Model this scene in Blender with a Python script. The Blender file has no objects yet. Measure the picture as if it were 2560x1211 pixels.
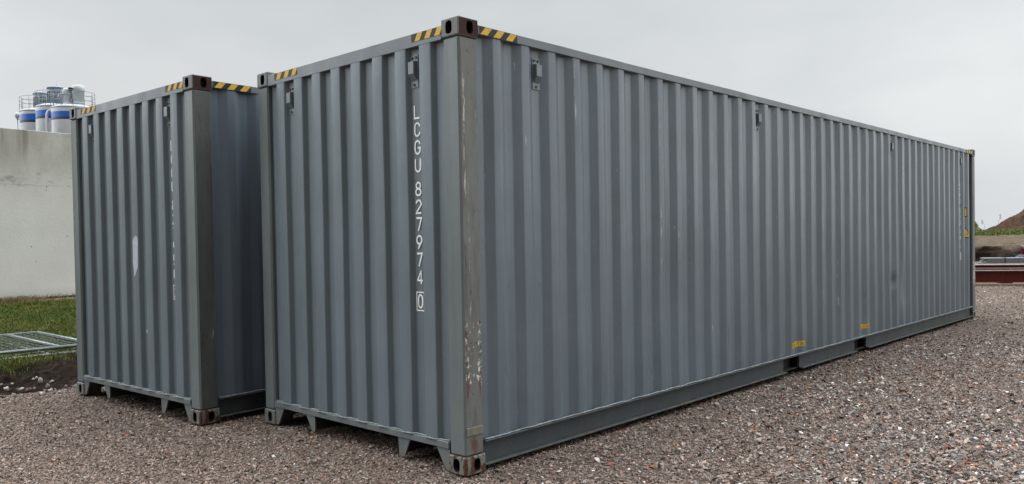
import bpy, bmesh, math, random
import numpy as np
from mathutils import Vector, Matrix, noise as mnoise

# ------------------------------------------------------------------ camera, sky, sun
S = bpy.context.scene
COL = S.collection
S.render.engine = 'CYCLES'
S.view_settings.view_transform = 'Standard'
S.view_settings.look = 'None'
S.view_settings.exposure = 0.0
S.view_settings.gamma = 1.0
S.cycles.max_bounces = 6
S.cycles.diffuse_bounces = 3
S.cycles.glossy_bounces = 3
S.cycles.sample_clamp_indirect = 4.0

cam = bpy.data.cameras.new('camera')
cam.sensor_width = 36.0
cam.lens = 28.359
cam.shift_y = 0.01198
cam.clip_start = 0.05
cam.clip_end = 3000.0
camo = bpy.data.objects.new('camera', cam)
COL.objects.link(camo)
CAM = Vector((-3.4729, -3.679, 1.4943))
R = Matrix(((0.68317, 0.02553, -0.72981), (-0.73006, 0.00039, -0.68338), (-0.01716, 0.99967, 0.01891)))
camo.matrix_world = Matrix.Translation(CAM) @ R.to_4x4()
S.camera = camo

SUN_AZ = math.radians(62.0)      # direction the light comes from, angle from +X
SUN_EL = math.radians(52.0)
W = bpy.data.worlds.new('World')
S.world = W
W.use_nodes = True
wn, wl = W.node_tree.nodes, W.node_tree.links
wn.clear()
wout = wn.new('ShaderNodeOutputWorld')
bg = wn.new('ShaderNodeBackground')
bg.inputs['Strength'].default_value = 0.1
sky = wn.new('ShaderNodeTexSky')
sky.sky_type = 'NISHITA'
sky.sun_disc = False
sky.sun_elevation = SUN_EL
sky.sun_rotation = math.pi / 2 - SUN_AZ
sky.air_density = 1.5
sky.dust_density = 4.0
hs = wn.new('ShaderNodeHueSaturation')
hs.inputs['Saturation'].default_value = 0.6
wl.new(sky.outputs[0], hs.inputs['Color'])
wtc = wn.new('ShaderNodeTexCoord')
wmap = wn.new('ShaderNodeMapping')
wmap.inputs['Scale'].default_value = (1.0, 1.0, 2.6)
wl.new(wtc.outputs['Generated'], wmap.inputs['Vector'])
wnz = wn.new('ShaderNodeTexNoise')
wnz.inputs['Scale'].default_value = 2.1
wnz.inputs['Detail'].default_value = 5.0
wnz.inputs['Roughness'].default_value = 0.5
wl.new(wmap.outputs[0], wnz.inputs['Vector'])
wr = wn.new('ShaderNodeValToRGB')
wr.color_ramp.elements[0].position = 0.30
wr.color_ramp.elements[0].color = (.575, .614, .640, 1)
wr.color_ramp.elements[1].position = 0.72
wr.color_ramp.elements[1].color = (.785, .803, .810, 1)
wl.new(wnz.outputs['Fac'], wr.inputs['Fac'])
# sky brightness shaped by direction: unseen dark lobe behind camera and bright sides added
wdot = wn.new('ShaderNodeVectorMath'); wdot.operation = 'DOT_PRODUCT'
wdot.inputs[1].default_value = (0.74, 0.67, 0.0)
wl.new(wtc.outputs['Generated'], wdot.inputs[0])
wmr = wn.new('ShaderNodeMapRange')
wmr.interpolation_type = 'SMOOTHSTEP'
wmr.inputs['From Min'].default_value = -0.85
wmr.inputs['From Max'].default_value = -0.10
wmr.inputs['To Min'].default_value = 0.8
wmr.inputs['To Max'].default_value = 27.0
wl.new(wdot.outputs['Value'], wmr.inputs['Value'])
wmr2 = wn.new('ShaderNodeMapRange')
wmr2.interpolation_type = 'SMOOTHSTEP'
wmr2.inputs['From Min'].default_value = 0.25
wmr2.inputs['From Max'].default_value = 0.85
wmr2.inputs['To Min'].default_value = 0.0
wmr2.inputs['To Max'].default_value = -17.1
wl.new(wdot.outputs['Value'], wmr2.inputs['Value'])
wadd = wn.new('ShaderNodeMath'); wadd.operation = 'ADD'
wl.new(wmr.outputs[0], wadd.inputs[0]); wl.new(wmr2.outputs[0], wadd.inputs[1])
wsep = wn.new('ShaderNodeSeparateXYZ')
wl.new(wtc.outputs['Generated'], wsep.inputs[0])
wz = wn.new('ShaderNodeMapRange')
wz.interpolation_type = 'SMOOTHSTEP'
wz.inputs['From Min'].default_value = 0.28
wz.inputs['From Max'].default_value = 0.95
wz.inputs['To Min'].default_value = 1.0
wz.inputs['To Max'].default_value = 2.4
wl.new(wsep.outputs['Z'], wz.inputs['Value'])
wm1 = wn.new('ShaderNodeMath'); wm1.operation = 'MULTIPLY'
wdl = wn.new('ShaderNodeVectorMath'); wdl.operation = 'DOT_PRODUCT'     # extra brightness added on the left, mostly out of view, lighting the ends
wdl.inputs[1].default_value = (-0.68, 0.73, 0.0)
wl.new(wtc.outputs['Generated'], wdl.inputs[0])
wlf = wn.new('ShaderNodeMapRange')
wlf.interpolation_type = 'SMOOTHSTEP'
wlf.inputs['From Min'].default_value = 0.45
wlf.inputs['From Max'].default_value = 0.95
wlf.inputs['To Min'].default_value = 1.0
wlf.inputs['To Max'].default_value = 1.75
wl.new(wdl.outputs['Value'], wlf.inputs['Value'])
wrf = wn.new('ShaderNodeMapRange')                                       # the sky a little brighter on the right
wrf.interpolation_type = 'SMOOTHSTEP'
wrf.inputs['From Min'].default_value = 0.0
wrf.inputs['From Max'].default_value = -0.6
wrf.inputs['To Min'].default_value = 1.0
wrf.inputs['To Max'].default_value = 1.13
wl.new(wdl.outputs['Value'], wrf.inputs['Value'])
wmm = wn.new('ShaderNodeMath'); wmm.operation = 'MULTIPLY'
wl.new(wlf.outputs[0], wmm.inputs[0]); wl.new(wrf.outputs[0], wmm.inputs[1])
wm0 = wn.new('ShaderNodeMath'); wm0.operation = 'MULTIPLY'
wl.new(wadd.outputs[0], wm0.inputs[0]); wl.new(wmm.outputs[0], wm0.inputs[1])
wl.new(wm0.outputs[0], wm1.inputs[0]); wl.new(wz.outputs[0], wm1.inputs[1])
wsc = wn.new('ShaderNodeVectorMath'); wsc.operation = 'SCALE'
wl.new(wr.outputs['Color'], wsc.inputs[0]); wl.new(wm1.outputs[0], wsc.inputs['Scale'])
wmix = wn.new('ShaderNodeMix'); wmix.data_type = 'RGBA'
wmix.inputs[0].default_value = 0.93
wl.new(hs.outputs[0], wmix.inputs[6]); wl.new(wsc.outputs[0], wmix.inputs[7])
wl.new(wmix.outputs[2], bg.inputs['Color'])
wl.new(bg.outputs[0], wout.inputs['Surface'])

sun = bpy.data.lights.new('sun', 'SUN')
sun.energy = 0.8
sun.angle = math.radians(45.0)
sun.color = (1.0, 0.97, 0.93)
suno = bpy.data.objects.new('sun', sun)
COL.objects.link(suno)
sd = Vector((math.cos(SUN_AZ) * math.cos(SUN_EL), math.sin(SUN_AZ) * math.cos(SUN_EL), math.sin(SUN_EL)))
suno.rotation_euler = (-sd).to_track_quat('-Z', 'Y').to_euler()

# ------------------------------------------------------------------ small node language
class Sh:
    def __init__(s, name):
        s.m = bpy.data.materials.new(name)
        s.m.use_nodes = True
        s.t = s.m.node_tree
        s.t.nodes.clear()
        s.out = s.n('ShaderNodeOutputMaterial')
        s.b = s.n('ShaderNodeBsdfPrincipled')
        s.t.links.new(s.b.outputs[0], s.out.inputs['Surface'])
        s.tc = s.n('ShaderNodeTexCoord')
        s.obj = s.tc.outputs['Object']
    def n(s, t): return s.t.nodes.new(t)
    def put(s, sock, v):
        if isinstance(v, bpy.types.NodeSocket): s.t.links.new(v, sock)
        elif isinstance(v, (tuple, list)) and len(v) == 3 and sock.type == 'RGBA': sock.default_value = (*v, 1)
        else: sock.default_value = v
    def set(s, name, v): s.put(s.b.inputs[name], v)
    def vec(s, scale=(1, 1, 1), loc=(0, 0, 0)):
        m = s.n('ShaderNodeMapping')
        s.put(m.inputs['Vector'], s.obj)
        m.inputs['Scale'].default_value = scale
        m.inputs['Location'].default_value = loc
        return m.outputs[0]
    def noise(s, scale, detail=3, rough=.5, stretch=(1, 1, 1), seed=0, dist=0):
        n = s.n('ShaderNodeTexNoise')
        s.put(n.inputs['Vector'], s.vec(stretch, (seed * 7.3, seed * 3.1, seed * 5.7)))
        n.inputs['Scale'].default_value = scale
        n.inputs['Detail'].default_value = detail
        n.inputs['Roughness'].default_value = rough
        n.inputs['Distortion'].default_value = dist
        return n.outputs['Fac']
    def voro(s, scale, out='Color', feature='F1', stretch=(1, 1, 1)):
        n = s.n('ShaderNodeTexVoronoi')
        n.feature = feature
        s.put(n.inputs['Vector'], s.vec(stretch))
        n.inputs['Scale'].default_value = scale
        return n.outputs[out]
    def rng(s, v, a, b, lo=0., hi=1., smooth=False):
        n = s.n('ShaderNodeMapRange')
        if smooth: n.interpolation_type = 'SMOOTHSTEP'
        s.put(n.inputs['Value'], v)
        for k, q in (('From Min', a), ('From Max', b), ('To Min', lo), ('To Max', hi)): n.inputs[k].default_value = q
        return n.outputs[0]
    def math(s, op, a, b=0.):
        n = s.n('ShaderNodeMath'); n.operation = op
        s.put(n.inputs[0], a); s.put(n.inputs[1], b)
        return n.outputs[0]
    def mix(s, f, a, b, mode='MIX'):
        n = s.n('ShaderNodeMix'); n.data_type = 'RGBA'; n.blend_type = mode
        s.put(n.inputs[0], f); s.put(n.inputs[6], a); s.put(n.inputs[7], b)
        return n.outputs[2]
    def ramp(s, f, stops):
        n = s.n('ShaderNodeValToRGB')
        s.put(n.inputs['Fac'], f)
        el = n.color_ramp.elements
        while len(el) < len(stops): el.new(.5)
        for e, (p, c) in zip(el, stops): e.position = p; e.color = (*c, 1)
        return n.outputs['Color']
    def xyz(s):
        n = s.n('ShaderNodeSeparateXYZ'); s.put(n.inputs[0], s.obj)
        return n.outputs
    def attr(s, name):
        n = s.n('ShaderNodeVertexColor'); n.layer_name = name
        return n.outputs['Color']
    def bump(s, h, dist=.01, strength=1., prev=None):
        n = s.n('ShaderNodeBump')
        n.inputs['Distance'].default_value = dist
        n.inputs['Strength'].default_value = strength
        s.put(n.inputs['Height'], h)
        if prev is not None: s.put(n.inputs['Normal'], prev)
        return n.outputs[0]

def plain(name, col, rough=.5, metal=0., var=.15, scale=8.):
    s = Sh(name)
    f = s.rng(s.noise(scale, 4, .6), .3, .7, 1 - var, 1 + var)
    c = s.mix(1., (*col,), s.mix(0., (1, 1, 1), (1, 1, 1)), 'MULTIPLY')
    n = s.n('ShaderNodeVectorMath'); n.operation = 'SCALE'
    n.inputs[0].default_value = col
    s.put(n.inputs['Scale'], f)
    s.set('Base Color', n.outputs[0])
    s.set('Roughness', s.rng(s.noise(scale * 3, 3, .6, seed=2), .3, .7, max(.02, rough - .08), rough + .08))
    s.set('Metallic', metal)
    return s.m

def paint(name, base, rough=.42, streak=.07, chips=.0, rust=.0, grime=.0, seed=0, zone=None, chipcol=(.45, .45, .42), spec=.42, marks=(), mud=0):
    """aged industrial paint: uneven gloss, run-off streaks, flaked chips, rust blooms"""
    s = Sh(name)
    k = s.math('MULTIPLY', s.rng(s.noise(1.1, 5, .62, seed=seed), .3, .7, 1 - .10, 1 + .10),
               s.rng(s.noise(9, 3, .6, (1, 1, .05), seed + 1), .3, .7, 1 - streak, 1 + streak))
    k = s.math('MULTIPLY', k, s.rng(s.noise(60, 2, .5, seed=seed + 2), .3, .7, .97, 1.03))
    v = s.n('ShaderNodeVectorMath'); v.operation = 'SCALE'
    v.inputs[0].default_value = base
    s.put(v.inputs['Scale'], k)
    c = v.outputs[0]
    if grime:
        g = s.math('MULTIPLY', s.rng(s.noise(14, 5, .65, (1, 1, .22), seed + 3), .46, .7, 0, 1, True), grime)
        c = s.mix(g, c, (.050, .046, .040))
        g2 = s.math('MULTIPLY', s.rng(s.noise(5, 4, .6, (1, 1, .5), seed + 4), .5, .72, 0, 1, True), grime * .6)
        c = s.mix(g2, c, (.15, .14, .12))
        sp = s.rng(s.noise(45, 2, .5, (1, 1, .6), seed + 5), .71, .73, 0, min(1., grime * 1.5))
        c = s.mix(sp, c, (.012, .011, .010))
    if chips:
        th = .80 - .08 * chips
        m = s.rng(s.noise(55, 2, .55, (1, 1, .16), seed + 6), th, th + .03, 0, .55)
        c = s.mix(m, c, chipcol)
        m2 = s.rng(s.noise(90, 1, .5, (1, 1, 1), seed + 8), .765, .785, 0, .4)
        c = s.mix(m2, c, chipcol)
    if zone:                                            # a battered stretch: paint knocked off down to primer and filler
        z0, z1 = zone
        z = s.xyz()[2]
        xx = s.xyz()[0]
        ed = s.math('MAXIMUM', s.rng(xx, .018, .065, 1, .80), s.rng(xx, .115, .155, .80, .97))
        zz = s.math('MULTIPLY', s.math('MULTIPLY', s.rng(z, z0 - .04, z0 + .05), s.rng(z, z1, z1 + .03, 1, 0)), ed)
        m = s.math('ADD', s.noise(44, 4, .65, (1, 1, .6), seed + 9), s.math('MULTIPLY', zz, .50))
        c = s.mix(s.rng(m, 1.005, 1.02), c, (.56, .52, .42))
        m = s.math('ADD', s.noise(26, 4, .65, (1, 1, .5), seed + 10), s.math('MULTIPLY', zz, .50))
        c = s.mix(s.rng(m, 1.05, 1.07), c, (.065, .027, .015))
    for x0, x1, z0, z1, dark in marks:                  # single scrapes down a rib
        P = s.xyz()
        w = (x1 - x0) * .35
        m = s.math('MULTIPLY', s.math('MULTIPLY', s.rng(P[0], x0, x0 + w), s.rng(P[0], x1 - w, x1, 1, 0)),
                   s.math('MULTIPLY', s.rng(P[2], z0, z0 + .05), s.rng(P[2], z1 - .05, z1, 1, 0)))
        m = s.math('MULTIPLY', m, s.rng(s.noise(70 if x1 - x0 < .03 else 48, 3, .7, (1, .3, .13), seed + 20 + x0), *((.54, .60) if not dark else (.50, .55))))
        c = s.mix(s.math('MULTIPLY', m, (.55, .6, .9, .8)[dark]), c, ((.46, .48, .48), (.030, .030, .030), (.085, .036, .020), (.50, .47, .38))[dark])
    if mud:                                             # dust and splash dried on near the ground
        P = s.xyz()
        h = s.math('ADD', P[2], s.math('MULTIPLY', s.math('SUBTRACT', s.noise(7, 5, .65, seed=seed + 15), .5), .16))
        c = s.mix(s.math('MULTIPLY', s.rng(h, .0, mud, .75, 0.), s.rng(s.noise(30, 3, .6, seed=seed + 16), .35, .6, .5, 1)), c, (.150, .118, .095))
    r = None
    if rust:
        th = .66 - .22 * rust
        r = s.rng(s.noise(22, 5, .62, (1, 1, .55), seed + 7), th, th + .05)
        rc = s.ramp(s.noise(70, 3, .6, seed=seed + 11), [(.3, (.034, .015, .010)), (.55, (.085, .034, .019)), (.75, (.17, .075, .034))])
        c = s.mix(r, c, rc)
    s.set('Base Color', c)
    ro = s.rng(s.noise(5, 4, .6, (1, 1, .2), seed + 12), .3, .7, rough - .08, rough + .1)
    if r is not None: ro = s.math('MAXIMUM', ro, s.math('MULTIPLY', r, .85))
    s.set('Roughness', ro)
    s.set('Specular IOR Level', spec)
    nb = s.bump(s.noise(3.5, 2, .5, seed=seed + 13), .012, .35)
    nb = s.bump(s.noise(160, 2, .6, seed=seed + 14), .0012, .35, nb)
    s.set('Normal', nb)
    return s.m

GREY = (.107, .130, .149)
M = {}
M['paint'] = paint('container_paint', GREY, .34, .08, chips=.6, seed=1)
M['paint_near'] = paint('scraped_container_paint', GREY, .34, .09, chips=.6, seed=1, mud=.0, marks=[(2.288, 2.312, 1.12, 1.76, 0), (2.555, 2.578, 1.38, 1.66, 0), (2.60, 2.616, 1.10, 1.36, 0), (3.12, 3.142, .50, .72, 0), (5.62, 5.66, .50, 1.02, 0), (1.15, 1.185, 2.25, 2.80, 0), (.61, .655, 2.12, 2.36, 0), (2.28, 2.295, 2.2, 2.66, 0), (4.62, 4.645, .90, 1.12, 0), (6.12, 6.15, .62, 1.40, 0), (3.42, 3.44, .36, .70, 1), (3.72, 3.732, .55, .80, 1), (2.315, 2.33, .85, 1.35, 1)])
M['paint_end'] = paint('container_paint_end', (.113, .138, .157), .42, .06, chips=.15, seed=4)
M['paint_shade'] = paint('container_paint_side', (.101, .126, .153), .42, .09, chips=.3, seed=9)
M['post'] = paint('post_paint', (.116, .134, .134), .48, .10, chips=.1, grime=.16, seed=12, mud=.12)
M['post_worn'] = paint('worn_post_paint', (.112, .116, .109), .55, .12, chips=.9, grime=.55, seed=17, zone=(.54, .97), chipcol=(.36, .35, .32), mud=.14,
    marks=[(.012, .170, .118, .262, 2), (.010, .060, .45, .95, 2), (.115, .175, .48, .66, 2), (.030, .055, 1.75, 2.6, 3), (.100, .135, 2.25, 2.6, 1), (.062, .078, 1.0, 1.9, 0), (.150, .172, 1.4, 2.7, 1), (.008, .030, 2.0, 2.75, 1), (.03, .15, 2.66, 2.78, 2), (.02, .05, 1.0, 1.5, 1)])
M['post_worn_shaded'] = paint('shaded_worn_post_paint', (.070, .077, .073), .6, .14, grime=.5, seed=23,  # worn paint, base darkened to put the neighbouring container's shade into the colour
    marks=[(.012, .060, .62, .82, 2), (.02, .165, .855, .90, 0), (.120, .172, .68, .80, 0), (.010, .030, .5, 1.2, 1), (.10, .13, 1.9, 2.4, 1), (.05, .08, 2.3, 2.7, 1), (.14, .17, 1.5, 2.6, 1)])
M['casting'] = paint('casting_paint', (.135, .148, .138), .55, .10, chips=.2, grime=.12, rust=.06, seed=31, spec=.25, mud=.08)
M['casting_rust'] = paint('rusty_casting_paint', (.150, .152, .132), .6, .12, chips=.2, grime=.3, rust=.78, seed=37, spec=.2, mud=.07)
M['primer'] = paint('red_primer', (.042, .017, .014), .6, .1, chips=.1, rust=.05, seed=41, spec=.12, chipcol=(.25, .2, .17))
M['rail'] = paint('rail_paint', (.094, .113, .128), .38, .05, chips=.12, seed=45)
M['lower'] = paint('lower_rail_paint', (.048, .057, .060), .45, .08, chips=.1, grime=.2, seed=49, mud=.05, spec=.25)
M['weld'] = plain('sealant', (.175, .196, .198), .55, 0, .3, 40)
M['rusty'] = paint('rusty_plate', (.16, .15, .11), .7, .15, grime=.5, rust=.3, seed=53)
M['dark'] = plain('dark_hollow', (.012, .011, .010), .8)  # near-black that paints in the shade inside hollows and gaps
M['under'] = plain('underside_paint', (.03, .032, .032), .7)
M['bolt'] = plain('bolt_steel', (.022, .023, .025), .5)
M['vent'] = paint('vent_paint', (.130, .154, .168), .4, .04, seed=57)
def tape(name, col, seed):
    s = Sh(name)
    c = s.mix(s.rng(s.noise(30, 4, .6, seed=seed), .52, .72, 0, .45), col, (col[0] * .4 + .03, col[1] * .4 + .03, col[2] * .4 + .03))
    s.set('Base Color', c); s.set('Roughness', .5); s.set('Specular IOR Level', .2)
    return s.m
M['yellow'] = tape('yellow_tape', (.58, .36, .035), 1)
M['black'] = tape('black_tape', (.018, .018, .020), 2)
M['white'] = tape('white_lettering', (.74, .75, .75), 3)
M['label'] = tape('yellow_label', (.58, .36, .03), 4)
M['residue'] = tape('label_residue', (.40, .44, .48), 5)

# ------------------------------------------------------------------ mesh building
class MB:
    def __init__(s):
        s.v = []; s.f = []; s.mi = []; s.sm = []
    def add(s, vs, fs, mi=0, sm=False):
        o = len(s.v)
        s.v += [tuple(p) for p in vs]
        for f in fs:
            s.f.append([i + o for i in f]); s.mi.append(mi); s.sm.append(sm)
    def box(s, lo, hi, mi=0, b=0.004, holes=None, hmi=1, facemi=None):
        """box with chamfered edges; holes = {(axis, side): (cu, cv, w, h, depth)} cuts upright slots into a face"""
        lo = list(lo); hi = list(hi)
        b = min(b, *(0.45 * (hi[i] - lo[i]) for i in range(3)))
        idx = {}; vs = []
        for ax in range(3):
            u, w = [(1, 2), (2, 0), (0, 1)][ax]
            for sd in (0, 1):
                for cu in (0, 1):
                    for cw in (0, 1):
                        p = [0, 0, 0]
                        p[ax] = hi[ax] if sd else lo[ax]
                        p[u] = hi[u] - b if cu else lo[u] + b
                        p[w] = hi[w] - b if cw else lo[w] + b
                        key = [0, 0, 0]; key[ax] = sd; key[u] = cu; key[w] = cw
                        idx[(ax, *key)] = len(vs); vs.append(p)
        base = len(s.v)
        s.v += [tuple(p) for p in vs]
        def face(ids, m=mi):
            s.f.append([i + base for i in ids]); s.mi.append(m); s.sm.append(False)
        for ax in range(3):
            u, w = [(1, 2), (2, 0), (0, 1)][ax]
            for sd in (0, 1):
                q = []
                for cu, cw in ((0, 0), (1, 0), (1, 1), (0, 1)):
                    key = [0, 0, 0]; key[ax] = sd; key[u] = cu; key[w] = cw
                    q.append(idx[(ax, *key)])
                if not sd: q = q[::-1]
                fm = (facemi or {}).get((ax, sd), mi)
                if holes and (ax, sd) in holes:
                    s._holed(base, vs, q, ax, sd, holes[(ax, sd)], fm, hmi)
                else: face(q, fm)
        for ax in range(3):                                   # 12 chamfers
            u, w = [(1, 2), (2, 0), (0, 1)][ax]
            for cu in (0, 1):
                for cw in (0, 1):
                    ids = []
                    for a2, e in ((u, 0), (u, 1), (w, 1), (w, 0)):
                        key = [0, 0, 0]; key[u] = cu; key[w] = cw; key[ax] = e
                        ids.append(idx[(a2, *key)])
                    if (cu + cw) % 2 == 1: ids = ids[::-1]
                    face(ids)
        for x in (0, 1):
            for y in (0, 1):
                for z in (0, 1):
                    ids = [idx[(0, x, y, z)], idx[(1, x, y, z)], idx[(2, x, y, z)]]
                    face(ids if (x + y + z) % 2 else ids[::-1])
    def _holed(s, base, vs, q, ax, sd, hole, fm, hmi):
        cu, cv, w, h, dep = hole                              # h runs along z
        zu = 2
        uu = 1 if ax == 0 else 0
        P = [vs[i] for i in q]
        lo_u, hi_u = min(p[uu] for p in P), max(p[uu] for p in P)
        lo_z, hi_z = min(p[zu] for p in P), max(p[zu] for p in P)
        lvl = P[0][ax]
        angs = [2 * math.pi * i / 28 for i in range(28)]
        corners = [math.atan2(z - cv, u - cu) % (2 * math.pi) for u in (lo_u, hi_u) for z in (lo_z, hi_z)]
        angs = sorted(set(angs + corners))
        ring, outer, inner = [], [], []
        n = len(angs)
        for a in angs:
            c, si = math.cos(a), math.sin(a)
            e = 3.2
            r = 1 / ((abs(c) / (w / 2)) ** e + (abs(si) / (h / 2)) ** e) ** (1 / e)
            ring.append((cu + r * c, cv + r * si))
            t = 1e9
            if c > 1e-9: t = min(t, (hi_u - cu) / c)
            if c < -1e-9: t = min(t, (lo_u - cu) / c)
            if si > 1e-9: t = min(t, (hi_z - cv) / si)
            if si < -1e-9: t = min(t, (lo_z - cv) / si)
            outer.append((cu + t * c, cv + t * si))
        def mk(u, z, l):
            p = [0, 0, 0]; p[ax] = l; p[uu] = u; p[zu] = z
            return tuple(p)
        o = len(s.v)
        l2 = lvl - dep if sd else lvl + dep
        s.v += [mk(u, z, lvl) for u, z in outer] + [mk(u, z, lvl) for u, z in ring] + [mk(u, z, l2) for u, z in ring]
        flip = (ax == 0) != (not sd)                          # winding seen from outside
        for i in range(n):
            j = (i + 1) % n
            for ids, m in (([o + i, o + j, o + n + j, o + n + i], fm), ([o + n + i, o + n + j, o + 2 * n + j, o + 2 * n + i], hmi)):
                s.f.append(ids if flip else ids[::-1]); s.mi.append(m); s.sm.append(False)
        cap = [o + 2 * n + i for i in range(n)]
        s.f.append(cap); s.mi.append(hmi); s.sm.append(False)
    def tube(s, pts, r, n=8, mi=0, caps=True):
        pts = [Vector(p) for p in pts]
        rr = r if isinstance(r, (list, tuple)) else [r] * len(pts)
        o = len(s.v)
        prev = None
        for k, p in enumerate(pts):
            a = pts[max(0, k - 1)]; b = pts[min(len(pts) - 1, k + 1)]
            t = (b - a).normalized()
            if prev is None:
                ref = Vector((0, 0, 1)) if abs(t.z) < .9 else Vector((1, 0, 0))
                e1 = t.cross(ref).normalized()
            else:
                e1 = (prev - t * prev.dot(t)).normalized()
            prev = e1
            e2 = t.cross(e1)
            for i in range(n):
                g = 2 * math.pi * i / n
                s.v.append(tuple(p + (e1 * math.cos(g) + e2 * math.sin(g)) * rr[k]))
        for k in range(len(pts) - 1):
            for i in range(n):
                j = (i + 1) % n
                s.f.append([o + k * n + i, o + k * n + j, o + (k + 1) * n + j, o + (k + 1) * n + i]); s.mi.append(mi); s.sm.append(True)
        if caps:
            s.f.append([o + i for i in range(n)][::-1]); s.mi.append(mi); s.sm.append(False)
            s.f.append([o + (len(pts) - 1) * n + i for i in range(n)]); s.mi.append(mi); s.sm.append(False)
    def lathe(s, prof, c=(0, 0), n=32, mi=0, mis=None):
        """profile [(r, z)] from bottom to top turned round the upright through c"""
        o = len(s.v)
        for r, z in prof:
            for i in range(n):
                g = 2 * math.pi * i / n
                s.v.append((c[0] + r * math.cos(g), c[1] + r * math.sin(g), z))
        for k in range(len(prof) - 1):
            m = mis[k] if mis else mi
            for i in range(n):
                j = (i + 1) % n
                s.f.append([o + k * n + i, o + k * n + j, o + (k + 1) * n + j, o + (k + 1) * n + i]); s.mi.append(m); s.sm.append(True)
        s.f.append([o + (len(prof) - 1) * n + i for i in range(n)]); s.mi.append(mis[-1] if mis else mi); s.sm.append(False)
        s.f.append([o + i for i in range(n)][::-1]); s.mi.append(mis[0] if mis else mi); s.sm.append(False)
    def prism(s, poly, f, thick, mi=0):
        """flat outline (list of 2-d points) raised by thickness; f(u, v, w) gives the 3-d point"""
        n = len(poly)
        vs = [f(u, v, 0) for u, v in poly] + [f(u, v, thick) for u, v in poly]
        s.add(vs, [list(range(n))[::-1], [n + i for i in range(n)]] + [[i, (i + 1) % n, n + (i + 1) % n, n + i] for i in range(n)], mi)
    def build(s, name, mats, parent=None, recalc=False):
        me = bpy.data.meshes.new(name)
        me.from_pydata(s.v, [], s.f)
        for m in (mats if isinstance(mats, (list, tuple)) else [mats]): me.materials.append(m)
        me.polygons.foreach_set('material_index', s.mi)
        me.polygons.foreach_set('use_smooth', s.sm)
        if recalc:
            bm = bmesh.new(); bm.from_mesh(me)
            bmesh.ops.recalc_face_normals(bm, faces=bm.faces)
            bm.to_mesh(me); bm.free()
        me.update()
        o = bpy.data.objects.new(name, me)
        COL.objects.link(o)
        if parent is not None: o.parent = parent
        return o

def thing(name, label, cat, loc=(0, 0, 0), rz=0., group=None):
    o = bpy.data.objects.new(name, None)
    o.empty_display_size = .2
    COL.objects.link(o)
    o.location = loc; o.rotation_euler = (0, 0, rz)
    o['label'] = label; o['category'] = cat
    if group: o['group'] = group
    return o
def tag(o, label, cat, group=None):
    o['label'] = label; o['category'] = cat
    if group: o['group'] = group
    return o
def kind(o, k):
    o['kind'] = k
    return o

# ------------------------------------------------------------------ stencil letters drawn as strokes
def arc(cx, cy, rx, ry, a0, a1, n=8):
    return [(cx + rx * math.cos(math.radians(a0 + (a1 - a0) * i / n)), cy + ry * math.sin(math.radians(a0 + (a1 - a0) * i / n))) for i in range(n + 1)]
# each glyph lives in a box 0..1 wide, 0..1 tall: list of (points, closed)
GL = {
 'L': [([(0, 1), (0, 0), (1, 0)], 0)],
 'C': [(arc(.5, .68, .5, .32, 5, 180) + arc(.5, .32, .5, .32, 180, 355), 0)],
 'G': [(arc(.5, .68, .5, .32, 10, 180) + arc(.5, .32, .5, .32, 180, 360) + [(1, .46), (.55, .46)], 0)],
 'U': [([(0, 1)] + arc(.5, .3, .5, .3, 180, 360) + [(1, 1)], 0)],
 '8': [(arc(.5, .76, .42, .24, -90, 270, 18)[:-1], 1), (arc(.5, .26, .5, .26, -90, 270, 18)[:-1], 1)],
 '2': [(arc(.5, .72, .5, .28, 170, -20) + [(.05, .08), (.0, 0), (1, 0)], 0)],
 '7': [([(0, 1), (1, 1), (.35, 0)], 0)],
 '9': [(arc(.5, .68, .5, .32, 0, 360, 18)[:-1], 1), ([(.93, .52), (.28, 0)], 0)],
 '4': [([(.72, 0), (.72, 1), (0, .3)], 0), ([(-.02, .28), (1.05, .28)], 0)],
 '0': [(arc(.5, .68, .5, .32, 0, 180) + arc(.5, .32, .5, .32, 180, 360), 1)],
 '5': [([(.95, 1), (.08, 1), (.02, .55)] + arc(.48, .34, .52, .34, 130, -150, 12), 0)],
 'E': [([(1, 1), (0, 1), (0, 0), (1, 0)], 0), ([(0, .5), (.85, .5)], 0)],
 'M': [([(0, 0), (0, 1), (.5, .35), (1, 1), (1, 0)], 0)],
 'P': [([(0, 0), (0, 1)] + arc(.55, .74, .45, .26, 90, -90) + [(0.08, .48)], 0)],
 'T': [([(0, 1), (1, 1)], 0), ([(.5, .93), (.5, 0)], 0)],
 'Y': [([(0, 1), (.5, .5), (1, 1)], 0), ([(.5, .5), (.5, 0)], 0)],
 'I': [([(.5, 0), (.5, 1)], 0)],
 'F': [([(0, 0), (0, 1), (1, 1)], 0), ([(0, .5), (.8, .5)], 0)],
 'O': [(arc(.5, .65, .5, .35, 0, 180) + arc(.5, .35, .5, .35, 180, 360), 1)],
 'N': [([(0, 0), (0, 1), (1, 0), (1, 1)], 0)],
 '[]': [([(-.38, -.22), (1.38, -.22), (1.38, 1.2), (-.38, 1.2)], 1)],
}
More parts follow.
